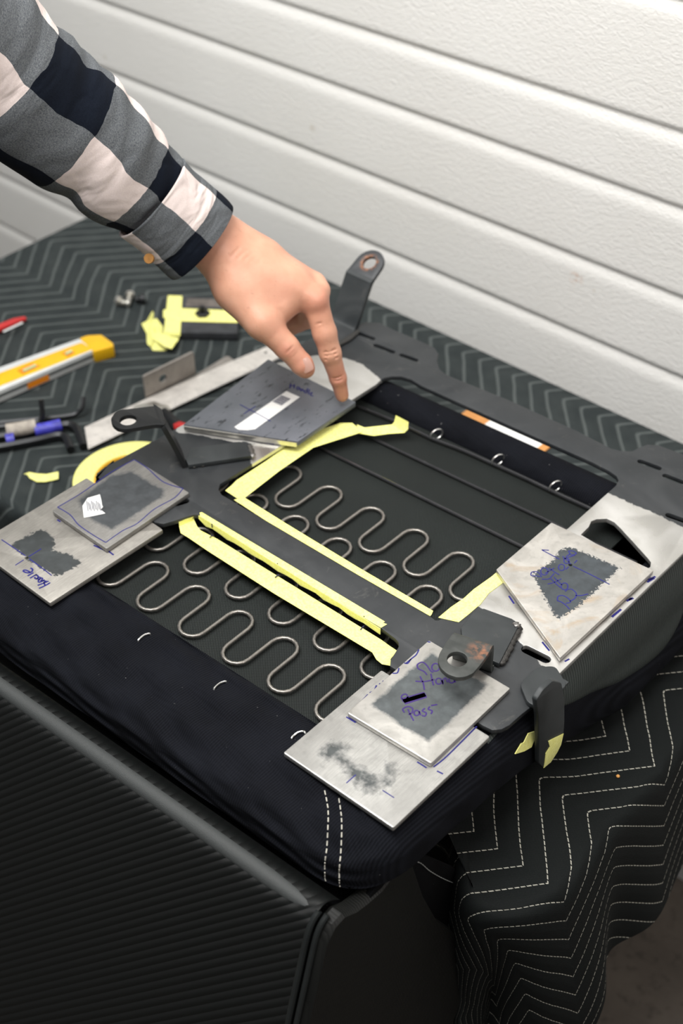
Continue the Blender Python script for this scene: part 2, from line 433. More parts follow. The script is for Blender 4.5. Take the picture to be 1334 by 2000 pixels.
# ------------------------------------------------------------------ table and blanket
XL, XR, YN, YF = -1.803, -.372, .71, 1.408
tb = thing('work_table', 'work table hidden under the dark quilted moving blanket', 'table', (-1.09, 1.03, 0))
MB().box((-1.09, 1.06, TT - .028), 1.37, .64, .03).build('tabletop', plain('plywood', (.35, .24, .14), .6), tb)
for lx in (-1.73, -.45):
    for ly in (.78, 1.33): MB().box((lx, ly, (TT - .043) / 2), .045, .045, TT - .043).build('leg', mat_alu, tb)

def build_blanket():
    # outline, counter-clockwise, rounded at the near right corner
    ol = rounded([(XL, YF), (XL, YN), (-.60, YN), (-.487, .705), (-.450, .665), (-.415, .632), (-.380, .650), (-.366, .70), (-.370, .80), (-.373, .92), (XR, YF)], [.02, .03, .05, .04, .03, .03, .03, .03, .05, .05, .03], 8)
    # resample
    P = [Vector((p.x, p.y)) for p in ol]; P.append(P[0]); L = [0]
    for i in range(1, len(P)): L.append(L[-1] + (P[i] - P[i - 1]).length)
    N = 560; out = []; j = 0
    for k in range(N):
        s = L[-1] * k / N
        while L[j + 1] < s: j += 1
        tt = (s - L[j]) / max(1e-9, L[j + 1] - L[j]); out.append(P[j] * (1 - tt) + P[j + 1] * tt)
    nr = []
    for k in range(N):
        d = out[(k + 3) % N] - out[k - 3]; nr.append(Vector((d.y, -d.x)).normalized())
    c = Vector((-1.09, 1.03)); v = []; uv = []; f = []
    rings = [i / 36 for i in range(1, 37)]
    v.append((c.x, c.y, TT)); uv.append((c.x, c.y))
    def und(x, y):
        a = .0022 * math.sin(9 * x + 5 * y) * math.sin(11 * y - 4 * x)
        a += .0035 * math.exp(-((x + .44) ** 2 + (y - .80) ** 2) / .01) * math.sin(42 * (x + y))
        return a * max(0, min(1, (-.40 - x) / .06))
    for r in rings:
        for k in range(N):
            p = c + (out[k] - c) * r; e = max(0, r - .9) * 10
            v.append((p.x, p.y, TT + und(p.x, p.y) * (1 - e ** 2) - .0005)); uv.append((p.x, p.y))
    def fold(k, tdn):
        p = out[k]; s = k / N * L[-1]
        a = 0
        if p.x > -.47 and p.y < 1.0:     # the corner in front: deep soft folds
            q = math.atan2(p.y - .74, p.x + .50)
            g_ = (q + .72)
            a = -.070 * math.exp(-(g_ / .20) ** 2) + .022 * math.exp(-((g_ - .55) / .22) ** 2) + .012 * math.exp(-((g_ + .5) / .2) ** 2) + .010 * math.sin(q * 9 + .5)
        elif p.y > 1.35: a = -.002
        elif p.y < .8: a = .004 * math.sin(s * 26)
        else: a = .010 * math.sin(s * 26) + .006 * math.sin(s * 61 + 1)
        return a * min(1, (tdn / .22)) ** 1.3
    ts = [.006, .014, .024, .036, .05, .07] + [.07 + .0165 * i for i in range(1, 34)]
    R = .02
    for ti, tl in enumerate(ts):
        for k in range(N):
            p = out[k]; n_ = nr[k]
            # length of hang: longer where the blanket's corner falls
            q = math.atan2(p.y - .70, p.x + .50); cf = math.exp(-((q + .65) / .55) ** 2) if (p.x > -.6 and p.y < .95) else 0
            hang = .235 + .40 * cf if p.y < 1.38 else .30
            tk = min(tl, hang) if ti < len(ts) - 1 else hang
            tk = .07 + (tl - .07) / (ts[-1] - .07) * (hang - .07) if tl > .07 else tl
            th = min(tk / R, math.pi / 2); o_ = R * math.sin(th) * .6; dn = R * (1 - math.cos(th)) + max(0, tk - R * math.pi / 2)
            fo = fold(k, dn) + (.03 * min(1, dn / .25) if (p.y < 1.36 and p.x > -.47) else 0)
            v.append((p.x + n_.x * (o_ + fo), p.y + n_.y * (o_ + fo), TT - dn - .0005)); uv.append((p.x + n_.x * tk, p.y + n_.y * tk))
    tot = len(rings) + len(ts)
    for k in range(N): f.append((0, 1 + k, 1 + (k + 1) % N))
    for i in range(tot - 1):
        for k in range(N):
            a = 1 + i * N + k; b = 1 + i * N + (k + 1) % N; f.append((a, a + N, b + N, b))
    o = mk('moving_blanket', v, f, mat_quilt, uv=uv, angle=180, origin=(-1.09, 1.03, TT))
    return tag(o, 'dark grey quilted moving blanket with zigzag stitching spread over the table', 'blanket'), o
blanket = build_blanket()[0]
# ------------------------------------------------------------------ car seat lying upside down
SEAT = Vector((-.76, .80, TT))
seat = thing('car_seat', 'black upholstered car seat lying upside down on the blanket with its springs showing', 'seat', SEAT)
# cushion: rounded plan outline, rings from the table up over the shoulder and down into the spring well
plan = rounded([(-1.075, 1.120), (-1.075, .478), (-.448, .506), (-.4435, 1.152)], [.05, .06, .075, .07], 14)
def resample(P, N):
    P = list(P) + [P[0]]; L = [0]
    for i in range(1, len(P)): L.append(L[-1] + (P[i] - P[i - 1]).length)
    out = []; j = 0
    for k in range(N):
        s = L[-1] * k / N
        while L[j + 1] < s: j += 1
        out.append(P[j].lerp(P[j + 1], (s - L[j]) / max(1e-9, L[j + 1] - L[j])))
    return out
NB = 300; plan = resample(plan, NB); pn = []
for k in range(NB):
    d = plan[(k + 2) % NB] - plan[k - 2]; q = Vector((d.y, -d.x)).normalized(); pn.append(q)
cc = sum(plan, Vector((0, 0))) / NB
if pn[0].dot(plan[0] - cc) < 0: pn = [-q for q in pn]
prof = [(.045, .0), (.012, .003), (-.004, .012), (-.012, .028), (-.012, .048), (-.006, .07), (.002, .092), (.008, .110), (.020, .127), (.036, .140), (.052, .147), (.068, .149), (.084, .147), (.096, .143), (.103, .137), (.106, .131), (.106, .124)]
def ins(k):
    q = pn[k]; fr = max(0, -q.y); bk = max(0, q.y); rt = max(0, q.x); lf = max(0, -q.x)
    tot = fr ** 2 + bk ** 2 + rt ** 2 + lf ** 2
    return (fr ** 2 * 1.05 + bk ** 2 * .66 + rt ** 2 * .45 + lf ** 2 * .5) / tot
def body_pt(k, i):
    a, h = prof[i]; p = plan[k]; q = pn[k]; s = ins(k) if a > 0 else max(.05, min(1, (p.y - .83) / .09)) * (1.0 if q.x > .3 else .1)
    wr = 0
    if q.y < -.5 and i > 3: wr = .0022 * math.sin(p.x * 30) * math.sin(i * .9) + .0014 * math.sin(p.x * 71 + i)
    dep = a * s - wr * .6
    y_ = p.y - q.y * dep; hm = np.interp(y_ - .045 * (p.x + .45), [.45, .49, .55, .61, .69, .74, .82, .93, 1.2], [.078, .088, .094, .092, .083, .073, .044, .0, .0])
    return Vector((p.x - q.x * dep, y_, TT + hm + h * (.149 - hm) / .149 + wr))
def dense(n_sub=3):
    global prof
    P3 = smooth_path([Vector((a, h, 0)) for a, h in prof], n_sub); prof = [(p.x, p.y) for p in P3]
dense()
vv = [body_pt(k, i) for i in range(len(prof)) for k in range(NB)]
ff = [(i * NB + k, i * NB + (k + 1) % NB, (i + 1) * NB + (k + 1) % NB, (i + 1) * NB + k) for i in range(len(prof) - 1) for k in range(NB)]
ff.append(tuple(range(NB))[::-1])
cush = mk('knit_cover', vv, ff, mat_knit, seat, angle=180)
bm_ = bmesh.new(); bm_.from_mesh(cush.data)
for v in bm_.verts: v.co += SEAT
bm_.faces.ensure_lookup_table(); bvh_cover = BVHTree.FromBMesh(bm_); bm_.free()
def on(bvh, u, v, off=.0006):
    h = bvh.ray_cast(CAM, raydir(u, v))
    return h[0] + h[1] * (off if h[1].dot(raydir(u, v)) < 0 else -off), (h[1] if h[1].dot(raydir(u, v)) < 0 else -h[1])
# dust cloth at the bottom of the well
slab('dust_cloth', [(-1.04, .55), (-.535, .58), (-.535, 1.085), (-1.04, 1.06)], [], TT + .1315, .003, mat_dust, seat)
# sinuous springs
def spring_row(y0, xt0, mat=mat_spring):
    pts = []; r = .0158; A = .0325; x0 = xt0 - .0635 * 2.4; 
    xs = [xt0 + .0635 * k for k in range(-3, 6)]
    for xt in xs:
        if xt > -.54 or xt < -1.02: continue
        yt = y0 + .055 * (xt + .838)
        for k in range(9):
            a = math.pi - math.pi * k / 8; pts.append((xt + r * math.cos(a), yt + A - r + r * math.sin(a), TT + .1365))
        xb = xt + .03175; yb = y0 + .055 * (xb + .838)
        if xb > -.53: break
        for k in range(9):
            a = math.pi + math.pi * k / 8; pts.append((xb + r * math.cos(a), yb - A + r + r * math.sin(a), TT + .1365))
    P = [Vector(p) for p in pts]; Q = []
    for i in range(len(P) - 1):
        Q.append(P[i])
        if (P[i + 1] - P[i]).length > .012: Q += [P[i].lerp(P[i + 1], .33), P[i].lerp(P[i + 1], .66)]
    Q.append(P[-1]); return Q
for y0, xt in ((.8645, -.838), (.7985, -.831), (.7145, -.836), (.641, -.832)):
    MB().tube(spring_row(y0, xt), .00215, 10).build('spring', mat_spring, seat, angle=80)
def ln(a, b, h, e0=0, e1=0):
    A = at(*a, h); B = at(*b, h); d = B - A; return [A - d * e0, A.lerp(B, .3), A.lerp(B, .65), B + d * e1]
MB().tube(ln((612, 868), (1015, 1066), .135, .35, .3), .0021, 10).build('support_rod', mat_rod, seat)
MB().tube(ln((700, 843), (1075, 1020), .135, .35, .4), .0021, 10).build('support_rod', mat_rod, seat)
bw = [at(690, 790, .137)] + [at(*p, .137) for p in ((760, 818), (800, 836), (848, 858), (905, 880), (968, 908), (1030, 936), (1080, 960), (1150, 992))]
bw = [bw[0] + (bw[0] - bw[1]) * 2] + bw + [bw[-1] + (bw[-1] - bw[-2]) * .8]
MB().tube(smooth_path(bw, 5), .0024, 10).build('border_wire', mat_rod, seat)
for (u, v) in ((848, 856), (968, 906), (1080, 958)):
    c = at(u, v, .137) + Vector((0, .0045, .0035)); P = [c + Vector((.0030 * math.cos(2 * math.pi * k / 20), .0085 * math.cos(2 * math.pi * k / 20), .0075 * math.sin(2 * math.pi * k / 20))) for k in range(20)]
    MB().tube(P, .0011, 8, closed=True).build('hog_ring', mat_ring, seat)
for pts in ([(271, 1252), (276, 1246), (284, 1241), (292, 1240)], [(418, 1347), (424, 1340), (432, 1335), (441, 1333)], [(570, 1443), (574, 1438), (583, 1432), (593, 1430), (597, 1434)]):
    P = []
    for (u, v) in pts:
        a, _n1 = on(bvh_cover, u, v, .0014); P.append(a)
    P = [P[0] - Vector((0, 0, .004))] + P + [P[-1] - Vector((0, 0, .006))]
    MB().tube(smooth_path(P, 4), .0011, 8).build('hog_ring', mat_ring, seat)
# rolled hem along the front edge of the well
hem = []
for (u, v) in ((295, 1140), (330, 1180), (400, 1225), (470, 1268), (540, 1325), (600, 1375)):
    pass
# corner seam stitching
def stitches(name, pix, bvh, par, mat, step=.0072, w=.0012, fill=.62, off=.0007):
    P = []
    for (u, v) in pix:
        try: P.append(on(bvh, u, v, off))
        except Exception: pass
    pos = smooth_path([p[0] for p in P], 12); mb = MB(); acc = 0; cur = [pos[0]]
    for i in range(1, len(pos)):
        d = (pos[i] - pos[i - 1]).length
        if (acc % step) < step * fill: cur.append(pos[i])
        else:
            if len(cur) > 1: mb.tube(cur, w / 2, 5)
            cur = [pos[i]]
        acc += d
    if len(cur) > 1: mb.tube(cur, w / 2, 5)
    if mb.v: return mb.build(name, mat, par)
def dens(pts, n=12): return [tuple(p)[:2] for p in smooth_path([Vector((a, b, 0)) for a, b in pts], n)]
stitches('seam_stitching', dens([(634, 1545), (641, 1585), (640, 1640), (635, 1690), (637, 1735)], 8), bvh_cover, seat, mat_stitch)
stitches('seam_stitching', dens([(662, 1560), (667, 1600), (667, 1650), (663, 1700), (664, 1735)], 8), bvh_cover, seat, mat_stitch)
# carbon-look vinyl on the right side of the cushion
low = [(.700, .145), (.775, .146), (.79, .128), (.82, .110), (.861, .094), (.91, .074), (.961, .062), (1.00, .060), (1.03, .070), (1.05, .085), (1.065, .11), (1.075, .14)]
lowp = smooth_path([Vector((a, b, 0)) for a, b in low], 6)
def side_x(y, h):
    hit = bvh_cover.ray_cast(Vector((0, y, TT + h)), Vector((-1, 0, 0)))
    return hit[0].x if hit[0] else -.45
vv = []; ff = []; K = 14
for i, p in enumerate(lowp):
    for k in range(K + 1):
        h = p.y + (.1475 - p.y) * k / K; vv.append((side_x(p.x, h) + .0022 * (0 if k in (0,) else 1), p.x, TT + h))
for i in range(len(lowp) - 1):
    for k in range(K): ff.append((i * (K + 1) + k, (i + 1) * (K + 1) + k, (i + 1) * (K + 1) + k + 1, i * (K + 1) + k + 1))
mat_shell = carbon('fine_ribbed_vinyl', (0, .93, -.37), .0036, (.010, .0135, .0125), (.036, .044, .041), .6, .45)
mk('side_vinyl_panel', vv, ff, mat_shell, seat, angle=180)
# front upholstery block hanging below the cushion front
D = Vector((.68, .325, .635)); Nf = Vector((-.05, -.9, .415)).normalized(); dd = D.cross(Nf).normalized()
mat_rib = carbon('diagonal_ribbed_vinyl', tuple(dd), .0080, (.0005, .0008, .0008), (.0034, .0046, .0044), .7, .55)
mat_flap = carbon('dark_olive_vinyl', (0, .93, -.37), .003, (.0018, .0021, .0017), (.0034, .0038, .0031), .3, .6)
sect = [(.5035, .089), (.494, .100), (.485, .1055), (.477, .1055), (.469, .101), (.459, .088), (.432, .030), (.400, -.040), (.350, -.150), (.300, -.260), (.262, -.345), (.256, -.375), (.268, -.398), (.30, -.415)]
def front_y(x): return .055 * (x + .47)
def sheet(name, sec, x0, x1, nx, mat, th=0):
    S = smooth_path([Vector((a, b, 0)) for a, b in sec], 5); v = []; f = []
    for i in range(nx + 1):
        x = x0 + (x1 - x0) * i / nx
        for p in S:
            fl = .012 * max(0, (.1 - p.y)) if i > 0 else 0
            v.append((x + (x - x0) / (x1 - x0) * .10 * max(0, .09 - p.y) , p.x + front_y(x), TT + p.y))
    m = len(S)
    for i in range(nx):
        for k in range(m - 1): f.append((i * m + k, i * m + k + 1, (i + 1) * m + k + 1, (i + 1) * m + k))
    return mk(name, v, f, mat, seat, angle=180)
MB().tube([Vector((x, .4765 + front_y(x), TT + .0985)) for x in np.linspace(-1.25, -.484, 30)], [.0095] * 28 + [.0085, .006], 16).build('top_edge_highlight', plain('highlight_grey_vinyl', (.040, .044, .044), .62, nscale=900, bump=.5, bscale=1500), seat)  # added tube in lighter grey, standing for the highlight along the top edge
sheet('ribbed_front_panel', sect, -1.25, -.478, 60, mat_rib)
# core of the block and its side panel
side = [(.5035, .090), (.520, .086), (.540, .084), (.560, .090), (.570, .098), (.578, .106), (.584, .075), (.594, .020), (.612, -.040), (.63, -.074), (.645, -.11), (.652, -.15), (.650, -.19), (.640, -.22), (.612, -.262), (.56, -.32), (.46, -.39), (.31, -.412), (.275, -.395), (.262, -.372), (.268, -.34), (.306, -.26), (.356, -.15), (.406, -.04), (.438, .03), (.463, .086), (.475, .098), (.488, .100)]
sp_ = [Vector((a, b, 0)) for a, b in side]
def prism(name, secpts, xa, xb, mat, sl=0.1, inset=0, par=None, pipe=False):
    v = []; f = []; m = len(secpts); c = sum(secpts, Vector((0, 0, 0))) / m
    for (x, s) in ((xa, .985), (xa + .004 if xa < xb else xa, 1), (xb - .004, 1), (xb, .985)):
        for p in secpts:
            q = c + (p - c) * s
            v.append((x + (sl * max(0, .09 - q.y) if x > -.8 else 0), q.x + front_y(x), TT + q.y))
    for i in range(3):
        for k in range(m): f.append((i * m + k, i * m + (k + 1) % m, (i + 1) * m + (k + 1) % m, (i + 1) * m + k))
    f.append(tuple(range(m))); f.append(tuple(range(3 * m, 4 * m)))
    return mk(name, v, f, mat, par or seat)
inner = [(-1.245 if False else 0) for _ in ()]
prism('side_panel', sp_, -.477, -.459, mat_flap)
core = [Vector((a, b, 0)) for a, b in ((.50, .074), (.53, .05), (.56, .03), (.58, -.03), (.61, -.1), (.62, -.2), (.58, -.30), (.46, -.38), (.31, -.408), (.275, -.39), (.27, -.35), (.31, -.26), (.36, -.15), (.41, -.04), (.44, .03), (.464, .078), (.478, .086))]
prism('foam_core', core, -1.248, -.480, mat_knit_black)
# piping down the corner
for off, r in ((-.0005, .0034), (.0065, .0030)):
    P = []
    for a, b in ((.4775, .103), (.463, .088), (.437, .032), (.405, -.040), (.355, -.150), (.305, -.262), (.268, -.34)):
        P.append(Vector((-.478 + off * 1.2 + .1 * max(0, .09 - b), a + front_y(-.478) - .0015 + abs(off) * .3, TT + b)))
    MB().tube(smooth_path(P, 6), r, 10).build('piping', plain('black_piping_vinyl', (.010, .012, .012), .4), seat)
# knit skirt behind the side panel
sk = [(.52, .088), (.555, .098), (.578, .095), (.605, .065), (.635, .02), (.668, -.03), (.690, -.09), (.688, -.16), (.655, -.25), (.60, -.33), (.53, -.30), (.53, 0)]
mtx = Matrix((Vector((0, 1, 0)), Vector((0, 0, 1)), Vector((1, 0, 0)))).transposed().to_4x4(); mtx.translation = Vector((-.4605, 0, TT))
skirt = slab('knit_skirt', rounded(sk, .02), [], 0, .006, mat_knit_black, seat, matrix=mtx, bevel=.001)
bm_ = bmesh.new(); bm_.from_mesh(skirt.data)
for v in bm_.verts: v.co += SEAT
bvh_sk = BVHTree.FromBMesh(bm_); bm_.free()
stitches('seam_stitching', dens([(783, 1684), (800, 1681), (820, 1685), (838, 1700), (862, 1714), (892, 1727), (926, 1742)], 8), bvh_sk, seat, mat_stitch_dim)

# ------------------------------------------------------------------ steel mounting frame
HF = .160; FR = Vector((-.76, .93, TT + .154))
frame = thing('seat_mounting_frame', 'charcoal steel frame with slotted corners and welded brackets on the upturned seat', 'frame', FR)
out = px([(302, 1020)], HF) + [Vector((-1.0, .700)), Vector((-1.052, .705)), Vector((-1.060, .74))] + px([(186, 941), (189, 924), (205, 912), (294, 864), (358, 829)], HF)
out += [Vector((-1.056, .95)), Vector((-1.060, 1.08)), Vector((-1.056, 1.13))]
out += px([(693, 638), (712, 629), (741, 630), (769, 644), (808, 660), (849, 679), (856, 690), (853, 703), (858, 720), (868, 729), (880, 735), (991, 780), (1128, 842), (1194, 876), (1215, 881), (1235, 881), (1250, 873), (1265, 868), (1285, 869), (1334, 887)], HF)
out += [Vector((-.480, 1.205)), Vector((-.462, 1.200)), Vector((-.456, 1.185)), Vector((-.4565, 1.0))]
out += px([(1092, 1316), (1088, 1340), (1065, 1362), (1047, 1373), (1020, 1394), (1005, 1407), (995, 1416), (980, 1424), (962, 1426), (943, 1417)], HF)
out += px([(880, 1375), (800, 1325), (762, 1301), (763, 1288), (772, 1274), (779, 1262), (778, 1254), (772, 1247), (753, 1233), (745, 1227), (390, 1005), (378, 1005), (365, 1009), (344, 1016), (319, 1023)], HF)
win = px([(433, 966), (427, 956), (430, 945), (556, 866), (735, 750), (741, 744), (750, 738), (765, 735), (784, 735), (803, 741), (822, 753), (1015, 840), (1155, 902), (1190, 920), (1204, 930), (1208, 938), (1203, 948), (1110, 1031), (862, 1208), (857, 1211), (850, 1211), (840, 1203)], HF)
tri_ = px([(1135, 1044), (1150, 1029), (1155, 1018), (1165, 1014), (1185, 1013), (1200, 1020), (1213, 1033), (1265, 1090), (1271, 1098), (1270, 1107), (1264, 1110), (1205, 1085)], HF)
holes = [win, tri_]
for a, b, w_ in (((702, 651), (728, 661), .0072), ((734, 674), (767, 687), .0072), ((785, 693), (812, 703), .0072), ((1251, 901), (1286, 914), .0075), ((1300, 929), (1338, 944), .0075), ((1306, 1006), (1340, 1018), .0075), ((1028, 1268), (1066, 1287), .0105), ((346, 983), (362, 978), .009)):
    holes.append(slot(at(*a, HF).to_2d(), at(*b, HF).to_2d(), w_))
t = NT('charcoal_paint_and_ground_steel')
pa = t.noise(scale=9, detail=6, rough=.6, dist=1.2); pc = t.mix(t.mr(pa, .35, .7), (.018, .021, .024), (.042, .045, .048))
pc = t.mix(t.mr(t.noise(scale=38, detail=6, rough=.75, dist=1), .60, .80, 0, .5), pc, (.15, .145, .13))
R1 = px([(1163, 953), (1228, 980), (1390, 1056), (1230, 1230), (1096, 1330), (934, 1182), (950, 1125)], HF)
R2 = px([(340, 850), (352, 818), (600, 872), (600, 884), (500, 868), (420, 862)], HF); R3 = px([(488, 866), (602, 860), (570, 890), (494, 911)], HF)
R4 = px([(530, 712), (640, 690), (700, 706), (748, 743), (690, 800), (560, 760)], HF)
k = t.poly([R1, R2, R3, R4], FR, .0008, 60, .0035)
gb = t.noise(scale=17, detail=2, dist=.8); g2 = t.noise(scale=180, detail=3)
gc = t.mix(t.mr(gb, .35, .65), (.50, .49, .465), (.66, .65, .63))
gc = t.mix(t.mr(g2, .6, .8, 0, .3), gc, (.4, .38, .35))
c = t.mix(k, pc, gc); r = t.mixf(k, t.mr(pa, .3, .7, .40, .58), t.mr(gb, .3, .7, .22, .42))
# edge of the ground area: polished bare halo
t.bump(t.m_('ADD', t.m_('MULTIPLY', gb, t.m_('MULTIPLY', k, 1.6)), t.m_('MULTIPLY', g2, .15)), .3, .0010)
mat_frame = t.fin(c, r, t.mixf(k, .15, .8))
slab('frame_plate', out, holes, TT + HF, .006, mat_frame, frame, bevel=.0008)

def bracket_slab(name, poly2d, holes2d, O, xd, yd, mat, par=frame, th=.006):
    xd = xd.normalized(); yd = (yd - xd * yd.dot(xd)).normalized(); zd = xd.cross(yd)
    m = Matrix((xd, yd, zd)).transposed().to_4x4(); m.translation = O
    return slab(name, poly2d, holes2d, 0, th, mat, par, matrix=m, bevel=.0007)
# tall bracket by the wall
base = atx(669, 634, -1.050); bend = atx(700, 541, -1.050); tip = atx(738, 490, -1.050)
W = Vector((.0225, 0, 0)); foot = base + Vector((0, -.022, -.002))
v, f = strip3(smooth_path([foot, base + Vector((0, -.006, 0)), base + (bend - base) * .08, base.lerp(bend, .5), base.lerp(bend, .93), bend, bend.lerp(tip, .12)], 5), W, .006, Vector((0, -1, .3)))
tb_ = mk('tall_bracket', v, f, mat_char, frame, angle=30); tb_['label'] = 'tall upright bracket with a rusty hole'
Lp = (tip - bend).length; q = Lp - .0225
lob = [(-.0225, 0), (.0225, 0), (.0215, q)] + [(.0215 * math.cos(math.pi * k / 14), q + .0225 * math.sin(math.pi * k / 14)) for k in range(1, 14)] + [(-.0215, q)]
t = NT('charcoal_paint_with_rusty_hole'); vd = t.n('ShaderNodeVectorMath', operation='DISTANCE'); t.put(vd.inputs[0], t.co())
hc = bend + (tip - bend).normalized() * (q + .002); vd.inputs[1].default_value = tuple(hc - FR)
rk = t.m_('MULTIPLY', t.mr(vd.outputs['Value'], .010, .015, 1, 0), t.mr(t.noise(scale=200, detail=4), .35, .6))
mat_rusty = t.fin(t.mix(rk, (.038, .041, .045), (.30, .12, .05)), .5, .1)
lo = bracket_slab('bracket_lobe', lob, [circ((0, q + .002), .0098, 20)], bend, Vector((1, 0, 0)), tip - bend, mat_rusty, tb_)
MB().tube([at(655, 676, .163), at(680, 662, .163), at(700, 646, .163)], [.003, .0045, .003], 8, flat=.6).build('weld_bead', mat_weld, frame)
# left bracket: foot welded flat, strip leaning out, rounded lobe with a hole
ft = slab('bracket_foot', px([(374, 874), (470, 862), (488, 872), (490, 890), (368, 908), (362, 896)], .167), [], TT + .167, .006, mat_char, frame, bevel=.001)
hl = .222
lobe = px([(224, 806), (236, 800), (262, 797), (301, 792), (313, 795), (318, 803), (324, 829), (300, 829), (266, 835), (246, 838), (229, 836), (219, 828), (216, 817)], hl)
lobe = [Vector(p) for p in dens([tuple(p) for p in lobe[:0]] or [(0, 0), (1, 1)])] and lobe
lbk = slab('left_bracket', rounded(lobe, .004), [circ(at(250, 820, hl).to_2d(), .0098, 22)], TT + hl, .006, mat_black, frame, bevel=.0009)
lbk['label'] = 'black bent bracket with a round hole'
A1 = at(312, 796, hl) ; A2 = at(323, 829, hl); B2 = at(364, 905, .164); B1 = B2 + (A1 - A2) * .75
ce = [(A1 + A2) / 2 - Vector((.012, 0, 0)), (A1 + A2) / 2 - Vector((.003, 0, .0002)), (A1 + A2) / 2 + Vector((.002, 0, -.005)), ((A1 + A2) / 2).lerp((B1 + B2) / 2, .5), (B1 + B2) / 2]
wv = [(A1 - A2) / 2] * 5
v, f = strip3(smooth_path(ce, 5), (A1 - A2) / 2, .006, Vector((1, 0, 1)))
mk('bracket_upright', v, f, mat_black, lbk, angle=30)
def bead(a, b, h, r, mat, nm='weld_bead', n=14):
    A = at(*a, h); B = at(*b, h); random.seed(int(a[0])); P = [A.lerp(B, i / n) + Vector((random.uniform(-1, 1), random.uniform(-1, 1), 0)) * r * .12 for i in range(n + 1)]
    rr = [r * (1 + .22 * math.sin(i * 2.6)) * (1 if 0 < i < n else .5) for i in range(n + 1)]
    return MB().tube(P, rr, 10, flat=.6).build(nm, mat, frame, angle=80)
bead((370, 911), (487, 892), .1615, .0042, mat_weld)
bead((487, 868), (494, 893), .166, .0036, mat_brightweld, n=6)
# clip bracket over the lower right plates
hc_ = .205
clip = px([(884, 1236), (962, 1261), (955, 1275), (940, 1296), (924, 1315), (908, 1322), (892, 1323), (873, 1316), (860, 1304), (855, 1290), (858, 1276), (869, 1257)], hc_)
t = NT('charcoal_paint_with_orange_rust_bloom'); vd = t.n('ShaderNodeVectorMath', operation='DISTANCE'); t.put(vd.inputs[0], t.co()); vd.inputs[1].default_value = tuple(at(938, 1272, hc_) - FR)
rk = t.m_('MULTIPLY', t.mr(vd.outputs['Value'], .002, .016, 1, 0), t.mr(t.noise(scale=160, detail=4), .42, .62))
nz = t.noise(scale=90, detail=4)
mat_clip = t.fin(t.mix(rk, t.mix(t.mr(nz, .3, .7), (.034, .038, .036), (.062, .066, .062)), (.30, .13, .07)), .5, .25)
cb = slab('clip_bracket', rounded(clip, .003), [circ(at(893, 1287, hc_).to_2d(), .0098, 22)], TT + hc_, .006, mat_clip, frame, bevel=.001)
cb['label'] = 'clip bracket with a domed hole and orange rust mark'
A1 = at(884, 1236, hc_); A2 = at(962, 1261, hc_); A1 = A1 + (A2 - A1).normalized() * .001; wd = (A2 - A1) / 2; mid = (A1 + A2) / 2; bk = Vector((-wd.y, wd.x, 0)).normalized()
if bk.y < 0: bk = -bk
v, f = strip3(smooth_path([mid - bk * .010, mid - bk * .001 , mid + bk * .004 + Vector((0, 0, -.004)), mid + bk * .006 + Vector((0, 0, -.014)), mid + bk * .007 + Vector((0, 0, -.036)), mid + bk * .012 + Vector((0, 0, -.040))], 5), wd, .006, Vector((0, 1, 1)))
mk('bracket_upright', v, f, mat_clip, cb, angle=30)
slab('bracket_foot', px([(900, 1226), (925, 1195), (945, 1188), (1000, 1208), (1015, 1218), (975, 1296), (962, 1290), (905, 1262)], .168), [], TT + .168, .006, mat_char, frame, bevel=.001)
bead((1013, 1222), (976, 1298), .163, .0052, mat_weld, n=18); bead((1004, 1216), (1012, 1226), .167, .004, mat_brightweld, n=4)
# hooked tab reaching down outside the seat
slab('tab_root', rounded(px([(1015, 1335), (1050, 1302), (1085, 1300), (1108, 1338), (1050, 1380), (1030, 1372)], .167), .006), [], TT + .167, .006, mat_char, frame, bevel=.001)
Xh = -.436
mxt = Matrix((Vector((0, 1, 0)), Vector((0, 0, 1)), Vector((1, 0, 0)))).transposed().to_4x4(); mxt.translation = Vector((Xh, 0, TT))
def pxx(pts, X0):
    o_ = [atx(u, v, X0) for u, v in pts]; return [Vector((p.y, p.z - TT)) for p in o_]
tab = slab('hooked_tab', rounded(pxx([(1048, 1367), (1062, 1346), (1080, 1330), (1097, 1334), (1103, 1362), (1103, 1410), (1101, 1436), (1093, 1461), (1077, 1488), (1062, 1500), (1053, 1491), (1053, 1440), (1052, 1400)], Xh), .003), [], 0, .006, mat_char, frame, matrix=mxt, bevel=.001)
tab['label'] = 'hooked tab pointing down with a tape-wrapped tip'
mxt2 = mxt.copy(); mxt2.translation = Vector((Xh + .0007, 0, TT))
slab('tape_wrap', pxx([(1071, 1448), (1080, 1443), (1101, 1433), (1096, 1455), (1089, 1469), (1076, 1489), (1062, 1500.5), (1064, 1490), (1066, 1472), (1074, 1459)], Xh + .0007), [], 0, .0006, mat_tape, tab, matrix=mxt2, bevel=.0001)
v, f = strip3(smooth_path([at(1058, 1322, .166), at(1070, 1333, .166), at(1079, 1342, .161), at(1081, 1349, .154)], 4), Vector((0, .018, 0)), .006, Vector((0, 0, 1)))
mk('tab_bend', v, f, mat_char, tab, angle=30)
bead((1047, 1366), (1078, 1338), .167, .0030, mat_weld, n=8)
# tape seen behind the hook
Pp = [on(bvh_cover, u, v, .0015)[0] for u, v in ((1042, 1428), (1044, 1440), (1036, 1458), (1022, 1466), (1004, 1472), (1016, 1452), (1021, 1450), (1030, 1432))]
mk('tape_scrap', Pp + [p - Vector((.001, 0, 0)) for p in Pp], [tuple(range(8)), tuple(range(15, 7, -1))] + [(i, (i + 1) % 8, 8 + (i + 1) % 8, 8 + i) for i in range(8)], mat_tape, seat)

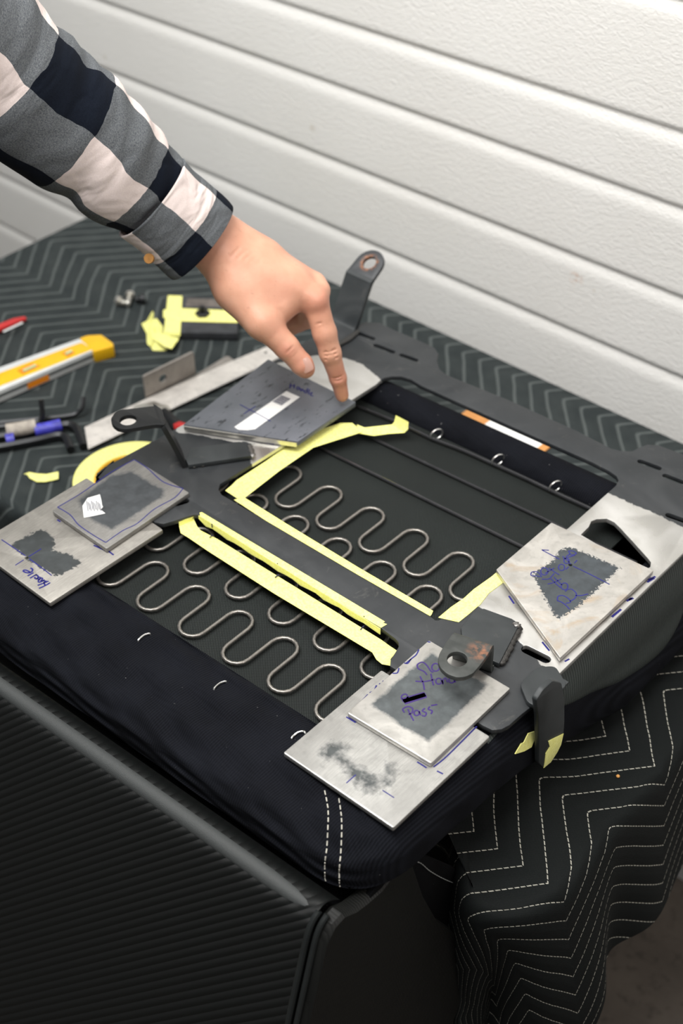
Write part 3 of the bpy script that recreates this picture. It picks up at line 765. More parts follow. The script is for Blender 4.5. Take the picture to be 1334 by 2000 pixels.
# masking tape on the frame
def tape_poly(pix, h, par=frame, nm='masking_tape'):
    return slab(nm, px(pix, h), [], TT + h, .0005, mat_tape, par, bevel=.0001)
tape_poly([(457, 976), (466, 973), (478, 972), (560, 1023), (700, 1108), (846, 1193), (843, 1200), (840, 1203), (700, 1123), (520, 1017)], HF + .0006)
T1 = tape_poly([(390, 1001), (394, 1000), (752, 1214), (748, 1216), (756, 1219), (744, 1226), (700, 1200), (391, 1009)], HF + .0006)
# its folded-down front face
A = at(389, 1007, HF); B = at(744, 1228, HF); vv = []; n = 24
for i in range(n + 1):
    s = i / n; p = A.lerp(B, s); d = .0075 + .0018 * math.sin(i * 1.9) * (1 if i % 3 else .2)
    if i == 0: d = .004
    o_ = Vector((0, -.0011, 0)); vv += [p + o_ + Vector((0, 0, .0006)), p + o_ * 1.2 + Vector((0, 0, -d)), p + o_ * .4 + Vector((0, 0, -d)), p + o_ * .4 + Vector((0, 0, .0006))]
ff = []
for i in range(n):
    for k in range(4): ff.append((i * 4 + k, i * 4 + (k + 1) % 4, (i + 1) * 4 + (k + 1) % 4, (i + 1) * 4 + k))
ff += [(0, 1, 2, 3), tuple(n * 4 + k for k in (3, 2, 1, 0))]
mk('folded_tape_edge', vv, ff, mat_tape, T1)
# lower strip spanning the opening, sagging slightly at its ends
def tape_grid(rows, nm='masking_tape', par=frame, th=.0004):
    """rows: list of ((u,v,h),(u,v,h)) edge pairs"""
    v = []; f = []; n = len(rows)
    for a, b in rows:
        A = at(*a); B = at(*b); v += [A, A.lerp(B, .5), B]
    for a, b in rows:
        A = at(*a); B = at(*b); z = Vector((0, 0, th)); v += [A - z, A.lerp(B, .5) - z, B - z]
    m = 3 * n
    for i in range(n - 1):
        for k in range(2):
            f.append((i * 3 + k, i * 3 + k + 1, i * 3 + k + 4, i * 3 + k + 3)); f.append((m + i * 3 + k, m + i * 3 + k + 3, m + i * 3 + k + 4, m + i * 3 + k + 1))
        for k in (0, 2): f.append((i * 3 + k, i * 3 + 3 + k, m + i * 3 + 3 + k, m + i * 3 + k))
    for i in (0, n - 1):
        for k in range(2): f.append((i * 3 + k, i * 3 + k + 1, m + i * 3 + k + 1, m + i * 3 + k))
    return mk(nm, v, f, mat_tape, par, angle=25)
T2 = tape_grid([((378, 1009, .157), (349, 1018, .157)), ((379, 1015, .151), (350, 1028, .151)), ((385, 1028, .148), (353, 1041, .148)), ((392, 1036, .149), (368, 1050, .149)), ((425, 1053, .150), (403, 1074, .150)), ((560, 1136, .150), (537, 1160, .150)), ((700, 1222, .151), (682, 1247, .151)), ((744, 1249, .151), (727, 1274, .151)), ((762, 1262, .150), (735, 1288, .150)), ((776, 1271, .151), (746, 1297, .151)), ((763, 1287, .157), (762, 1300, .157))])
T3 = tape_grid([((463, 973, .1606), (440, 958, .1606)), ((478, 972, .156), (452, 948, .158)), ((486, 966, .153), (462, 938, .153)), ((545, 920, .152), (520, 900, .152)), ((612, 874, .152), (585, 852, .152)), ((700, 846, .150), (665, 826, .150)), ((708, 843, .150), (688, 826, .150))])
T4 = tape_grid([((700, 846, .149), (697, 829, .149)), ((730, 851, .147), (712, 835, .147)), ((760, 847, .146), (740, 832, .146)), ((790, 845, .146), (766, 829, .147)), ((797, 838, .151), (770, 824, .151)), ((798, 824, .160), (773, 811, .160))])
T5 = tape_grid([((856, 1206, .1606), (896, 1215, .1606)), ((880, 1186, .1606), (915, 1200, .1606)), ((905, 1169, .1606), (938, 1180, .1606)), ((925, 1151, .1606), (955, 1158, .1606)), ((960, 1126, .1606), (985, 1136, .1606)), ((972, 1116, .1606), (990, 1128, .1606))])
def ink(pix_list, h, w, mat, par, nm='marker_writing', dense_=True, hh=.00018, split=False):
    if split:
        for L in pix_list: ink([L], h, w, mat, par, nm, dense_, hh)
        return
    mb = MB()
    for L in pix_list:
        P = [at(u, v, h) for u, v in L]
        if dense_ and len(P) > 2: P = smooth_path(P, 5)
        mb.ribbon([p - Vector((0, 0, .00003)) for p in P], w * 1.25, hh)
    return mb.build(nm, mat, par, smooth=False)
def Z(x0, y0, s, L): return [[(x0 + x / s, y0 + y / s) for x, y in l] for l in L]
ink([[(415, 1045), (409, 1050)], [(544, 1122), (537, 1128)], [(711, 1222), (704, 1230)]], .1515, .0012, mat_darkink, T2, 'pen_mark', split=True)
for a, b in (((416, 1024), (418, 1034)), ((544, 1101), (548, 1113)), ((713, 1204), (716, 1214))):
    mb = MB(); A_ = at(*a, HF); B_ = at(*b, HF); mb.box(A_ + Vector((0, -.0016, -.001)), .0011, .0008, .0055)
    mb.build('pen_mark', mat_darkink, T1)
# ------------------------------------------------------------------ loose steel plates
def plate(name, label, pix, h, mat, th=.006, r=.002, extra_holes=(), world=None, group=None):
    P = world or px(pix, h); P = rounded(P, r, 3)
    o = slab(name, P, list(extra_holes), TT + h, th, mat, None, bevel=.0009)
    # slab already centred: origin at its own bounds
    tag(o, label, 'steel plate', 'loose steel plates laid on the frame'); return o
def porg(world, h): 
    a = np.array([tuple(p) for p in world]); return Vector(((a[:, 0].min() + a[:, 0].max()) / 2, (a[:, 1].min() + a[:, 1].max()) / 2, TT + h - .006))
# 1 lower left big plate
H1 = .1590
w1 = [Vector((-1.062, .534)), Vector((-.9235, .534)), Vector((-.9205, .694)), Vector((-1.059, .697))]
pat = [px([(22, 1064), (60, 1042), (74, 1035), (88, 1036), (110, 1058), (100, 1085), (60, 1097)], H1), px([(60, 1048), (108, 1058), (140, 1084), (169, 1091), (152, 1106), (110, 1126), (74, 1106), (40, 1080)], H1)]
m = steel('brushed_steel_with_primer_patch', porg(w1, H1), (.62, .59, .54), brushed=-.75, patches=pat, patchcol=(.05, .058, .06), metal=.7, rough=.42)
hole1 = circ(at(52, 1089, H1).to_2d(), .0018, 10)
P1 = plate('steel_plate', 'brushed steel plate marked Handle, lower one of the two plates at the left edge', None, H1, m, world=w1, extra_holes=[hole1])
def Zi(L): return Z(0, 980, 10, L)
ink(Zi([[(30, 740), (240, 880), (500, 1060)], [(570, 1112), (800, 1280), (1010, 1440)], [(805, 918), (680, 1000), (560, 1072)], [(462, 1135), (300, 1240)]]), TT * 0 + H1, .0011, mat_ink, P1, 'marker_line', split=True)
ink(Zi([[(595, 1292), (632, 1315), (632, 1350), (600, 1380), (540, 1388), (480, 1372), (455, 1350), (475, 1335), (520, 1340), (570, 1365), (600, 1382)], [(655, 1385), (600, 1415), (540, 1450)], [(720, 1420), (660, 1450), (585, 1495)], [(660, 1450), (700, 1430), (740, 1450), (740, 1500), (690, 1500), (680, 1470)], [(700, 1515), (760, 1475), (790, 1490), (740, 1530)], [(740, 1555), (800, 1490), (830, 1505), (800, 1545), (850, 1540), (780, 1570), (740, 1560)], [(850, 1520), (880, 1560), (900, 1540)], [(735, 1635), (850, 1590), (950, 1550)], [(760, 1692), (880, 1640), (980, 1580)], [(850, 1570), (880, 1630)]]), H1, .0016, mat_ink, P1)
# 2 small plate on it
H2 = .1660
w2 = px([(262, 896), (370, 962), (208, 1072), (102, 998)], H2)
pat = [px([(150, 978), (215, 930), (256, 920), (322, 957), (319, 970), (217, 1035), (172, 1010)], H2)]
m = steel('scratched_grey_steel', porg(w2, H2), (.50, .485, .46), brushed=.8, patches=pat, patchcol=(.075, .083, .09), metal=.7, soft=.003, namp=.003, nscale=90)
P2 = plate('steel_plate', 'small steel plate outlined in blue marker with a torn barcode label', None, H2, m, world=w2)
ink(Z(0, 880, 3.51, [[(395, 388), (560, 290), (760, 150), (920, 62)], [(920, 62), (1010, 120), (1120, 215), (1255, 260)], [(1255, 260), (1195, 325), (1060, 400), (940, 500), (840, 550), (725, 630)], [(725, 630), (640, 580), (540, 510), (480, 440), (395, 388)]]), H2, .0010, mat_ink, P2, 'marker_outline')
lp = [(565, 380), (600, 325), (685, 300), (695, 340), (700, 375), (706, 385), (690, 405), (722, 430), (640, 448), (575, 460)]
lab = slab('torn_label', px(Z(0, 880, 3.51, [lp])[0], H2 + .0002), [], TT + H2 + .0003, .0003, mat_white, P2, bevel=.00005)
mb = MB()
for i in range(9):
    x = 600 + i * 11; mb.ribbon([at(0 + (x - 6) / 3.51, 880 + (345 + (i % 3) * 8) / 3.51, H2 + .0003), at((x + 4) / 3.51, 880 + (415 - (i % 2) * 9) / 3.51, H2 + .0003)], .0009, .0001)
mb.build('barcode', mat_darkink, lab, smooth=False)
ink([[(112, 1015), (118, 1019)], [(183, 1062), (191, 1060)], [(183, 1065), (205, 1075)], [(210, 1075), (222, 1084)]], H1, .0016, mat_ink, P1, 'marker_line', split=True)
# 3 lower right big plate
H3 = .1600
w3 = [Vector((-.5945, .552)), Vector((-.4605, .554)), Vector((-.4605, .699)), Vector((-.592, .702))]
w3 = px([(553, 1470), (768, 1617), (957, 1438)], H3); w3.append(w3[0] + w3[2] - w3[1])
z8 = lambda L: Z(560, 1240, 2.964, L)
pat = [px(z8([[(200, 650), (285, 610), (350, 640), (330, 680), (230, 720)]])[0], H3), px(z8([[(280, 650), (330, 690), (440, 800), (420, 830), (330, 770), (270, 720)]])[0], H3), px(z8([[(420, 800), (540, 850), (560, 870), (520, 900), (450, 910), (420, 860)]])[0], H3), px(z8([[(540, 860), (590, 780), (610, 790), (580, 860)]])[0], H3)]
m = steel('worn_steel_with_grey_smudge', porg(w3, H3), (.68, .67, .64), brushed=.6, patches=pat, patchcol=(.09, .10, .10), metal=.75, soft=.006, namp=.010, nscale=70, rough=.34)
P3 = plate('steel_plate', 'worn steel plate with a ragged grey smudge, under the plate marked Pass', None, H3, m, world=w3)
ink(z8([[(345, 858), (400, 810)], [(555, 900), (622, 943)]]), H3, .0009, mat_ink, P3, 'marker_line', split=True)
ink(z8([[(345, 475), (400, 508)], [(755, 735), (810, 770)], [(850, 765), (930, 700), (1100, 530)], [(560, 265), (550, 285), (535, 282)], [(520, 292), (505, 322), (480, 335)], [(470, 345), (440, 378)], [(870, 788), (905, 805)]]), H3, .0013, mat_ink, P3, 'marker_line', split=True)
# 4 small plate on it
H4 = .1665
w4 = px([(838, 1250), (997, 1344), (842, 1491), (678, 1392)], H4)
pat = [px(z8([[(485, 400), (620, 280), (840, 108), (1165, 290), (1110, 350), (820, 615), (640, 510)]])[0], H4)]
m = steel('steel_with_grey_centre', porg(w4, H4), (.70, .68, .64), brushed=0, patches=pat, patchcol=(.11, .125, .13), metal=.7, soft=.0022, namp=.0025, nscale=80)
P4 = plate('steel_plate', 'small steel plate marked Pass in blue ink under the clip bracket', None, H4, m, world=w4)
def ring(cx_, cy_, r, n=10): return [(cx_ + r * math.cos(k / n * 2 * math.pi), cy_ + r * math.sin(k / n * 2 * math.pi)) for k in range(n + 1)]
ink(z8([[(812, 232), (795, 212), (762, 195), (757, 172), (785, 158), (810, 175), (835, 210), (850, 215)], ring(862, 188, 22), [(745, 268), (800, 270), (855, 258)], [(772, 240), (790, 280), (797, 318)], [(835, 225), (842, 260), (850, 292)], ring(880, 268, 17), [(898, 262), (905, 285), (905, 262), (920, 250), (932, 275)], ring(955, 262, 16), [(960, 225), (972, 250), (975, 275)], [(683, 388), (665, 368), (668, 350), (690, 343), (700, 362), (672, 388)], [(735, 497), (715, 460), (702, 430)], [(682, 450), (672, 430), (700, 415), (728, 425), (725, 450), (705, 462)], ring(752, 452, 15), [(768, 442), (775, 465)], [(800, 425), (785, 440), (808, 452), (800, 470), (782, 466)], [(828, 415), (820, 430), (842, 440), (835, 458)], [(835, 410), (872, 403)]]), H4, .00135, mat_purple, P4)
ink(z8([[(765, 85), (750, 115), (720, 140), (700, 165), (680, 162)], [(650, 192), (640, 220), (612, 222)], [(815, 40), (832, 42)], [(720, 140), (690, 165)]]), H4, .0012, mat_ink, P4, 'marker_line', split=True)
ink(z8([[(675, 385), (805, 345)], [(672, 378), (800, 341)], [(680, 392), (806, 352)]]), H4, .0045, mat_purple, P4, 'marker_block', False)
# 5 trapezoid plate on the right rail
H5 = .1680
w5 = px([(969, 1112), (1077, 1020), (1277, 1114), (1094, 1285)], H5)
z6_ = lambda L: Z(960, 1000, 3.924, L)
pat = [px(z6_([[(520, 290), (600, 268), (780, 340), (985, 430), (880, 530), (700, 700), (560, 560), (470, 380)]])[0], H5), px(z6_([[(310, 480), (470, 375), (620, 420), (700, 700), (520, 815), (470, 790), (370, 590)]])[0], H5)]
m = steel('pale_stained_steel', porg(w5, H5), (.76, .73, .68), patches=pat, patchcol=(.065, .078, .088), metal=.6, stain=.6, soft=.0006, namp=.005, nscale=330, rough=.42)
P5 = plate('steel_plate', 'pale steel plate with four unequal sides and a dark scrawled patch, on the right rail', None, H5, m, world=w5, extra_holes=[circ(at(960 + 605 / 3.924, 1000 + 403 / 3.924, H5).to_2d(), .0021, 10)], r=.0015)
ink(z6_([[(440, 293), (385, 290)], [(385, 290), (450, 325), (520, 362)], [(625, 415), (760, 480), (905, 555)], [(655, 370), (635, 392)], [(590, 420), (570, 440)], [(375, 497), (340, 490), (305, 487), (308, 462), (345, 457), (370, 475), (385, 498)], ring(405, 455, 28), [(385, 515), (440, 512), (480, 470)], [(440, 430), (500, 470), (520, 480)], [(410, 470), (480, 430)], ring(537, 425, 24), [(545, 340), (590, 380), (605, 400)], ring(575, 375, 20), [(550, 360), (640, 330)], [(570, 345), (600, 318), (590, 300), (625, 300), (650, 318), (620, 330), (600, 322)], [(598, 745), (570, 715), (535, 690), (505, 680)], [(505, 680), (510, 648), (545, 640), (585, 660), (605, 690), (570, 700)], [(600, 685), (640, 660), (650, 625), (615, 592), (580, 596), (565, 610)], ring(560, 570, 26), [(430, 552), (480, 540), (535, 512)], [(455, 510), (490, 545), (530, 580)], [(640, 640), (690, 640), (740, 628)], [(480, 500), (540, 560)]]), H5, .0011, mat_ink, P5)
ink([[(994, 1164), (1004, 1179)], [(1059, 1254), (1073, 1271)], [(1103, 1292), (1112, 1287)]], HF, .0016, mat_ink, frame, 'marker_line', split=True)
ink([[(1195, 1205), (1213, 1190)], [(1228, 1172), (1237, 1168)], [(1264, 1137), (1278, 1129)], [(1266, 1133), (1280, 1126)], [(1224, 1174), (1234, 1168)]], HF, .0022, mat_ink, frame, 'marker_line', split=True)
# 6 dark trapezoid plate under the fingertip
H6 = .1690
w6 = px([(358, 829), (582, 862), (695, 785), (524, 701)], H6)
t = NT('slate_grey_mill_scale'); a = t.noise(t.mapp(t.co(), (170, 45, 45), (0, 0, -.35)), 1.0, 4, .7, dist=.3); b = t.noise(scale=120, detail=5, rough=.7)
c = t.mix(t.mr(t.noise(scale=18, detail=4), .3, .7), (.095, .105, .12), (.16, .17, .195)); c = t.mix(t.mr(a, .60, .64), c, (.022, .025, .030)); c = t.mix(t.mr(b, .68, .72), c, (.02, .022, .025))
t.bump(b, .2, .0005); m = t.fin(c, .42, .1)
P6 = plate('steel_plate', 'slate grey steel plate with a white barcode label, under the pointing fingertip', None, H6, m, world=w6, th=.0075, r=.001)
z4_ = lambda L: Z(340, 660, 3.51, L)
lab = slab('barcode_label', px(z4_([[(770, 364), (862, 405), (555, 625), (500, 632), (440, 628), (413, 610)]])[0], H6 + .0003), [], TT + H6 + .0003, .0003, mat_white, P6, bevel=.00005)
mb = MB()
for i in range(14):
    s = i / 13; a_ = (675 + 62 * s, 435 - 42 * s); b_ = (738 + 62 * s, 463 - 45 * s)
    w_ = (.0009, .0005, .0013)[i % 3]
    mb.ribbon([at(*z4_([[a_]])[0][0], H6 + .0003), at(*z4_([[b_]])[0][0], H6 + .0003)], w_, .0001)
mb.build('barcode', mat_darkink, lab, smooth=False)
ink(z4_([[(452, 456), (515, 490), (560, 512)], [(560, 468), (478, 520)], [(550, 508), (600, 535), (662, 570)]]), H6 + .0004, .0008, mat_ink, P6)
ink(z4_([[(790, 325), (830, 330)], [(800, 315), (795, 345)], [(825, 318), (822, 345)], ring(850, 345, 9), [(865, 345), (870, 365), (880, 350), (888, 368)], ring(903, 368, 9), [(915, 345), (912, 378)], [(928, 352), (922, 388)], [(930, 380), (948, 375), (935, 392), (955, 398)]]), H6, .0013, mat_ink, P6)
ink([[(373, 838), (392, 842)], [(517, 862), (536, 867)]], HF, .0035, mat_ink, frame, 'marker_line', dense_=False, split=True)
# bright ground edge of that plate
e0 = at(358, 831, H6); e1 = at(581, 864, H6); d_ = (e1 - e0).normalized(); nn = Vector((d_.y, -d_.x, 0))
if nn.y > 0: nn = -nn
mid = (e0 + e1) / 2 + Vector((0, 0, -.0037)) + nn * .0004
MB().box(mid, (e1 - e0).length - .002, .0012, .0062, math.atan2(d_.y, d_.x)).build('ground_edge', mat_bolt, P6)

# ------------------------------------------------------------------ things on the blanket, left
def LB(h): return h
# spirit level
hl_ = .021
lv = thing('spirit_level', 'yellow and silver torpedo spirit level lying on the quilted blanket', 'level', at(60, 730, 0))
slab('rail', px([(-110, 757), (155, 661), (183, 684), (-110, 810)], hl_), [], TT + hl_, .020, mat_alu, lv, bevel=.0008)
slab('yellow_inlay', px([(-110, 769), (152, 671), (160, 669), (180, 682), (168, 687), (-110, 797)], hl_ + .0006), [], TT + hl_ + .0006, .003, mat_yellow, lv, bevel=.0003)
slab('end_cap', rounded(px([(155, 660), (170, 654.5), (198, 653), (221, 670), (222, 676), (183, 687)], hl_ + .0008), .003), [], TT + hl_ + .0008, .0205, mat_yellow, lv, bevel=.0015)
slab('vial_window', px([(120, 690), (135, 682), (147, 688), (133, 697)], hl_ + .001), [], TT + hl_ + .001, .0008, mat_orange, lv, bevel=.0001)
slab('vial_window', px([(33, 723), (62, 709), (80, 714), (44, 731)], hl_ + .001), [], TT + hl_ + .001, .0008, mat_orange, lv, bevel=.0001)
mat_vial = plain('clear_vial_fluid', (.55, .60, .30), .1, Coat_Weight=.5)
for a, b in (((128, 692), (140, 686)), ((45, 725), (70, 714))):
    MB().tube([at(*a, hl_ + .0025), at(*b, hl_ + .0025)], .0028, 10).build('vial', mat_vial, lv)
e0 = at(-110, 810, hl_); e1 = at(183, 684, hl_); d_ = (e1 - e0).normalized(); nn = Vector((d_.y, -d_.x, 0)); ang = math.atan2(d_.y, d_.x)
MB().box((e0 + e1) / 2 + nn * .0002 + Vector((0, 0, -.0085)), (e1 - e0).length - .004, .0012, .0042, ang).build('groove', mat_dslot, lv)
og = at(71, 742, .009); pr = e0 + d_ * (og - e0).dot(d_); MB().box(Vector((pr.x, pr.y, TT + .0085)) + nn * .0006, .036, .0016, .009, ang).build('side_vial', mat_orange, lv)
# red pen
rp = thing('red_pen', 'red pen at the left edge above the spirit level', 'pen', at(20, 635, 0))
MB().tube([at(-70, 672, .007), at(-20, 649, .007), at(30, 629, .007), at(50, 622, .007)], [.007, .007, .0065, .0035], 12).build('barrel', mat_red, rp)
MB().tube([at(6, 648, .012), at(44, 630, .010)], .002, 8, flat=.5).build('clip', mat_alu, rp)
# hex keys
def hexkey(label, pts, r):
    P = smooth_path([at(*p) for p in pts], 5); o = MB().tube(P, r, 6).build('hex_key', mat_tool, None, angle=25)
    return tag(o, label, 'hex key', 'hex keys in a bundle')
hexkey('thin black hex key, its short end pointing up beside the taped bundle', [(-80, 838, .004), (0, 826, .004), (90, 817, .004), (135, 812, .004), (150, 807, .006), (160, 797, .012), (163, 776, .022)], .0038)
hexkey('black hex key with its short end standing up left of the thin one', [(-80, 846, .008), (0, 834, .008), (55, 828, .008), (73, 824, .009), (81, 817, .013), (83, 806, .020), (80, 781, .036)], .0042)
k1 = hexkey('thick black hex key wrapped in blue tape, its hooked end beside the ruler', [(-80, 866, .007), (0, 853, .007), (80, 840, .007), (125, 830, .007), (142, 832, .007), (152, 842, .007), (160, 862, .007), (163, 872, .006)], .0064)
k2 = hexkey('thick black hex key in front of the blue-taped one, wrapped in a beige label', [(-80, 884, .0065), (0, 873, .0065), (70, 860, .0065), (108, 851, .0065), (124, 852, .0065), (132, 862, .0065), (138, 878, .0065)], .0060)
MB().tube([at(68, 841, .009), at(90, 837, .009), at(119, 830, .009)], .0092, 12).build('tape_wrap', mat_blue, k1)
MB().tube([at(12, 860, .010), at(28, 857, .010)], .0088, 12).build('tape_wrap', mat_blue, k2)
MB().tube([at(13, 842, .0125), at(40, 838, .0125), at(70, 832, .0125)], .0105, 12).build('label_wrap', mat_btape, k2)
# ruler and angle bracket
mat_ruler = steel('satin_ruler_steel', at(350, 780, .005), (.95, .90, .84), metal=.3, rough=.5)
rl = slab('steel_ruler', px([(165, 834), (172, 877), (332, 800), (549, 697), (525, 675), (455, 704), (300, 772)], .0062), [circ(at(519, 688, .0062).to_2d(), .0028, 12)], TT + .0062, .0012, mat_ruler, None, bevel=.0002)
tag(rl, 'satin steel ruler lying under the left bracket and up to the thumb', 'ruler')
mb = MB(); A = at(175, 874, .0062); B = at(547, 699, .0062); dv = (B - A).normalized(); pv = Vector((-dv.y, dv.x, 0))
if pv.y < 0 and pv.x > 0: pv = -pv
for i in range(90):
    q = A + dv * (.003 + i * .0042); 
    if (q - A).length > (B - A).length: break
    l = .007 if i % 5 == 0 else .0035; mb.ribbon([q, q + pv * l], .0005, .0001)
mb.build('scale_marks', mat_darkink, rl, smooth=False)
ab = thing('angle_bracket', 'grey L-shaped steel angle bracket with one hole standing on the ruler', 'bracket', at(340, 770, 0))
mat_ang = steel('warm_grey_steel', at(340, 770, 0), (.50, .46, .42), metal=.5, rough=.5)
slab('base_leg', px([(287, 779), (383, 731), (440, 696), (446, 695), (457, 703), (480, 722), (320, 803)], .0045), [], TT + .0045, .004, mat_ang, ab)
O = at(286, 779, .0045); E1 = at(383, 730, .0045); xd = E1 - O
Lw = xd.length; hgt = .040
bracket_slab('upright_leg', rounded([(0, 0), (Lw, 0), (Lw, hgt), (0, hgt)], [0, 0, .004, .004]), [circ((Lw * .36, hgt * .50), .0068, 20)], O, xd, Vector((0, 0, 1)), mat_ang, ab, .004)
# pliers mostly hidden below the bracket
pl = thing('pliers', 'red-handled pliers mostly hidden behind the left bracket', 'pliers', at(318, 805, 0))
MB().lathe(at(319, 800, .006), (0, 0, 1), [(0, .004), (.008, .004), (.010, .002), (.010, -.004), (0, -.004)]).build('pivot', mat_bolt, pl)
MB().tube([at(319, 800, .006), at(300, 792, .006), at(270, 795, .005), at(250, 802, .004)], [.008, .008, .005, .002], 8, flat=.6).build('jaws', mat_bolt, pl)
MB().tube([at(320, 802, .007), at(330, 815, .007), at(345, 832, .008), at(375, 842, .009)], [.006, .008, .010, .011], 10, flat=.8).build('handle', mat_tool, pl)
MB().tube([at(341, 836, .012), at(350, 834, .013), at(362, 838, .013)], [.006, .0085, .0085], 12).build('handle_grip', mat_red, pl)
# masking tape roll
rc = Vector((-1.161, .834))
ro = slab('masking_tape_roll', circ(rc, .0785, 64), [circ(rc, .0500, 48)], TT + .021, .020, mat_tape, None, bevel=.0008); tag(ro, 'flat roll of yellow masking tape sticking out from under the left side of the seat', 'tape roll')
cr = slab('cardboard_core', circ(rc, .0500, 48), [circ(rc, .0475, 48)], TT + .0195, .018, plain('yellow_cardboard', (.75, .42, .02), .7), ro, bevel=.0003)
# scraps
def strip_scrap(name, label, rows, cat='tape scrap'):
    o = tape_grid(rows, name, None); return tag(o, label, cat)
strip_scrap('tape_scrap', 'small curled strip of yellow tape left of the tape roll', [((46, 926, .004), (52, 926, .004)), ((57, 922, .006), (58, 934, .0015)), ((72, 925, .002), (72, 941, .0012)), ((90, 926, .0015), (88, 941, .0012)), ((105, 923, .004), (103, 938, .0015)), ((114, 921, .006), (114, 935, .003))])
z3 = lambda x, y: (220 + x / 5.13, 560 + y / 5.13)
mbs = MB()
def leaf(pts, hs):
    n = len(pts); P = [at(*z3(*p), h) for p, h in zip(pts, hs)]; Q = [p - Vector((0, 0, .0006)) for p in P]
    mbs.add(P + Q, [tuple(range(n)), tuple(range(2 * n - 1, n - 1, -1))] + [(i, (i + 1) % n, n + (i + 1) % n, n + i) for i in range(n)])
leaf([(290, 370), (340, 345), (400, 240), (412, 260), (410, 310), (390, 480)], [.006, .012, .030, .030, .022, .004])
leaf([(410, 330), (440, 315), (505, 400), (510, 480), (470, 520), (380, 440)], [.022, .024, .012, .004, .003, .012])
leaf([(290, 372), (400, 320), (430, 500), (380, 600), (345, 570), (340, 470)], [.008, .018, .014, .004, .003, .004])
leaf([(380, 440), (560, 490), (640, 545), (590, 622), (520, 600), (400, 520)], [.014, .014, .016, .012, .014, .012])
leaf([(560, 495), (665, 508), (650, 545), (590, 622)], [.013, .010, .014, .013])
leaf([(350, 520), (430, 540), (550, 625), (530, 640), (400, 640)], [.006, .010, .010, .002, .001])
tag(mbs.build('crumpled_tape', mat_tape, None, smooth=False), 'crumpled wad of yellow tape beside the taped black block', 'tape scrap')
# taped block
bk_ = thing('taped_block', 'flat black block with a cross of yellow tape and a black bolt in the middle', 'block', at(395, 620, 0))
hb = .014
slab('block', px([(324, 577), (453, 582), (464, 608), (464, 651), (319, 649)], hb), [], TT + hb, .013, plain('matt_black_block', (.030, .032, .036), .6, var=.3), bk_, bevel=.0008)
tape_poly([(328, 577), (356, 578), (352, 652), (320, 651)], hb + .0006, bk_)
tape_poly([(319, 605), (352, 602), (464, 607), (464, 630), (352, 627), (319, 620)], hb + .0010, bk_)
slab('grey_smear', px([(366, 583), (448, 585), (456, 600), (362, 598)], hb + .0003), [], TT + hb + .0003, .0003, plain('grey_brown_smear', (.11, .095, .085), .7, var=.3), bk_, bevel=.00005)
bc = at(396, 615, hb)
MB().lathe(bc, (0, 0, 1), [(0, .007), (.0105, .0065), (.012, .005), (.012, 0)], 6).build('hex_nut', mat_tool, bk_, angle=20)
MB().lathe(bc, (0, 0, 1), [(0, .016), (.0045, .0155), (.005, .014), (.005, 0)], 14).build('bolt_stud', mat_tool, bk_)
tape_poly([(319, 650), (352, 652), (352, 656), (320, 655)], hb - .001, bk_)
# bolts
def bolt(label, a, b, mat, h=.008, r=.0082):
    A = at(*a, h); B = at(*b, h); ax = (B - A).normalized(); L = (B - A).length; t_ = thing('bolt', label, 'bolt', Vector((A.x, A.y, TT)), 'loose bolts on the blanket')
    MB().lathe(A, ax, [(0, -.004), (r * .8, -.004), (r, -.0025), (r, .003), (r * .8, .004), (0, .004)], 12).build('bolt_head', mat, t_, angle=30)
    MB().lathe(A, ax, [(r * .55, .004), (r * .6, .005), (r * .6, L), (r * .45, L + .002), (0, L + .002)], 12).build('shank', mat, t_, angle=30)
bolt('leftmost shiny zinc bolt of the cluster beyond the crumpled tape', (232, 588), (242, 592), mat_bolt)
bolt('shiny zinc bolt in the middle of the cluster beyond the crumpled tape', (254, 577), (249, 594), mat_bolt, .008)
bolt('black bolt at the right end of the bolt cluster', (279, 584), (266, 585), mat_tool)
# card on the table beyond the seat
cardc = Vector((-.85, 1.255))
cd_ = slab('paper_card', [(-.884, 1.22), (-.795, 1.22), (-.795, 1.292), (-.884, 1.292)], [], TT + .004, .003, mat_white, None, bevel=.0002); tag(cd_, 'white card with orange ends on the blanket behind the seat', 'card')
mo = plain('orange_card', (.60, .27, .08), .6)
slab('orange_end', [(-.925, 1.22), (-.884, 1.22), (-.884, 1.292), (-.925, 1.292)], [], TT + .004, .003, mo, cd_, bevel=.0002)
slab('orange_end', [(-.795, 1.22), (-.783, 1.22), (-.783, 1.292), (-.795, 1.292)], [], TT + .004, .003, mo, cd_, bevel=.0002)
mb = MB(); mb.lathe(at(1207, 1516, .001), (0, 0, 1), [(0, .0012), (.0018, .001), (.0022, 0), (0, -.001)], 7); tag(mb.build('wood_chip', plain('tan_wood', (.62, .30, .08), .7)), 'tiny orange chip on the blanket right of the seat', 'chip')
# ------------------------------------------------------------------ the arm
ARM = cw(430, 480, 1.58)
person = thing('person', 'person in a checked flannel shirt pointing down at the slate plate', 'person', Vector((ARM.x, ARM.y, TT)))
def camv(u, v, d): return np.array([(u - 667) * d / F, (v - 1000) * d / F, d])
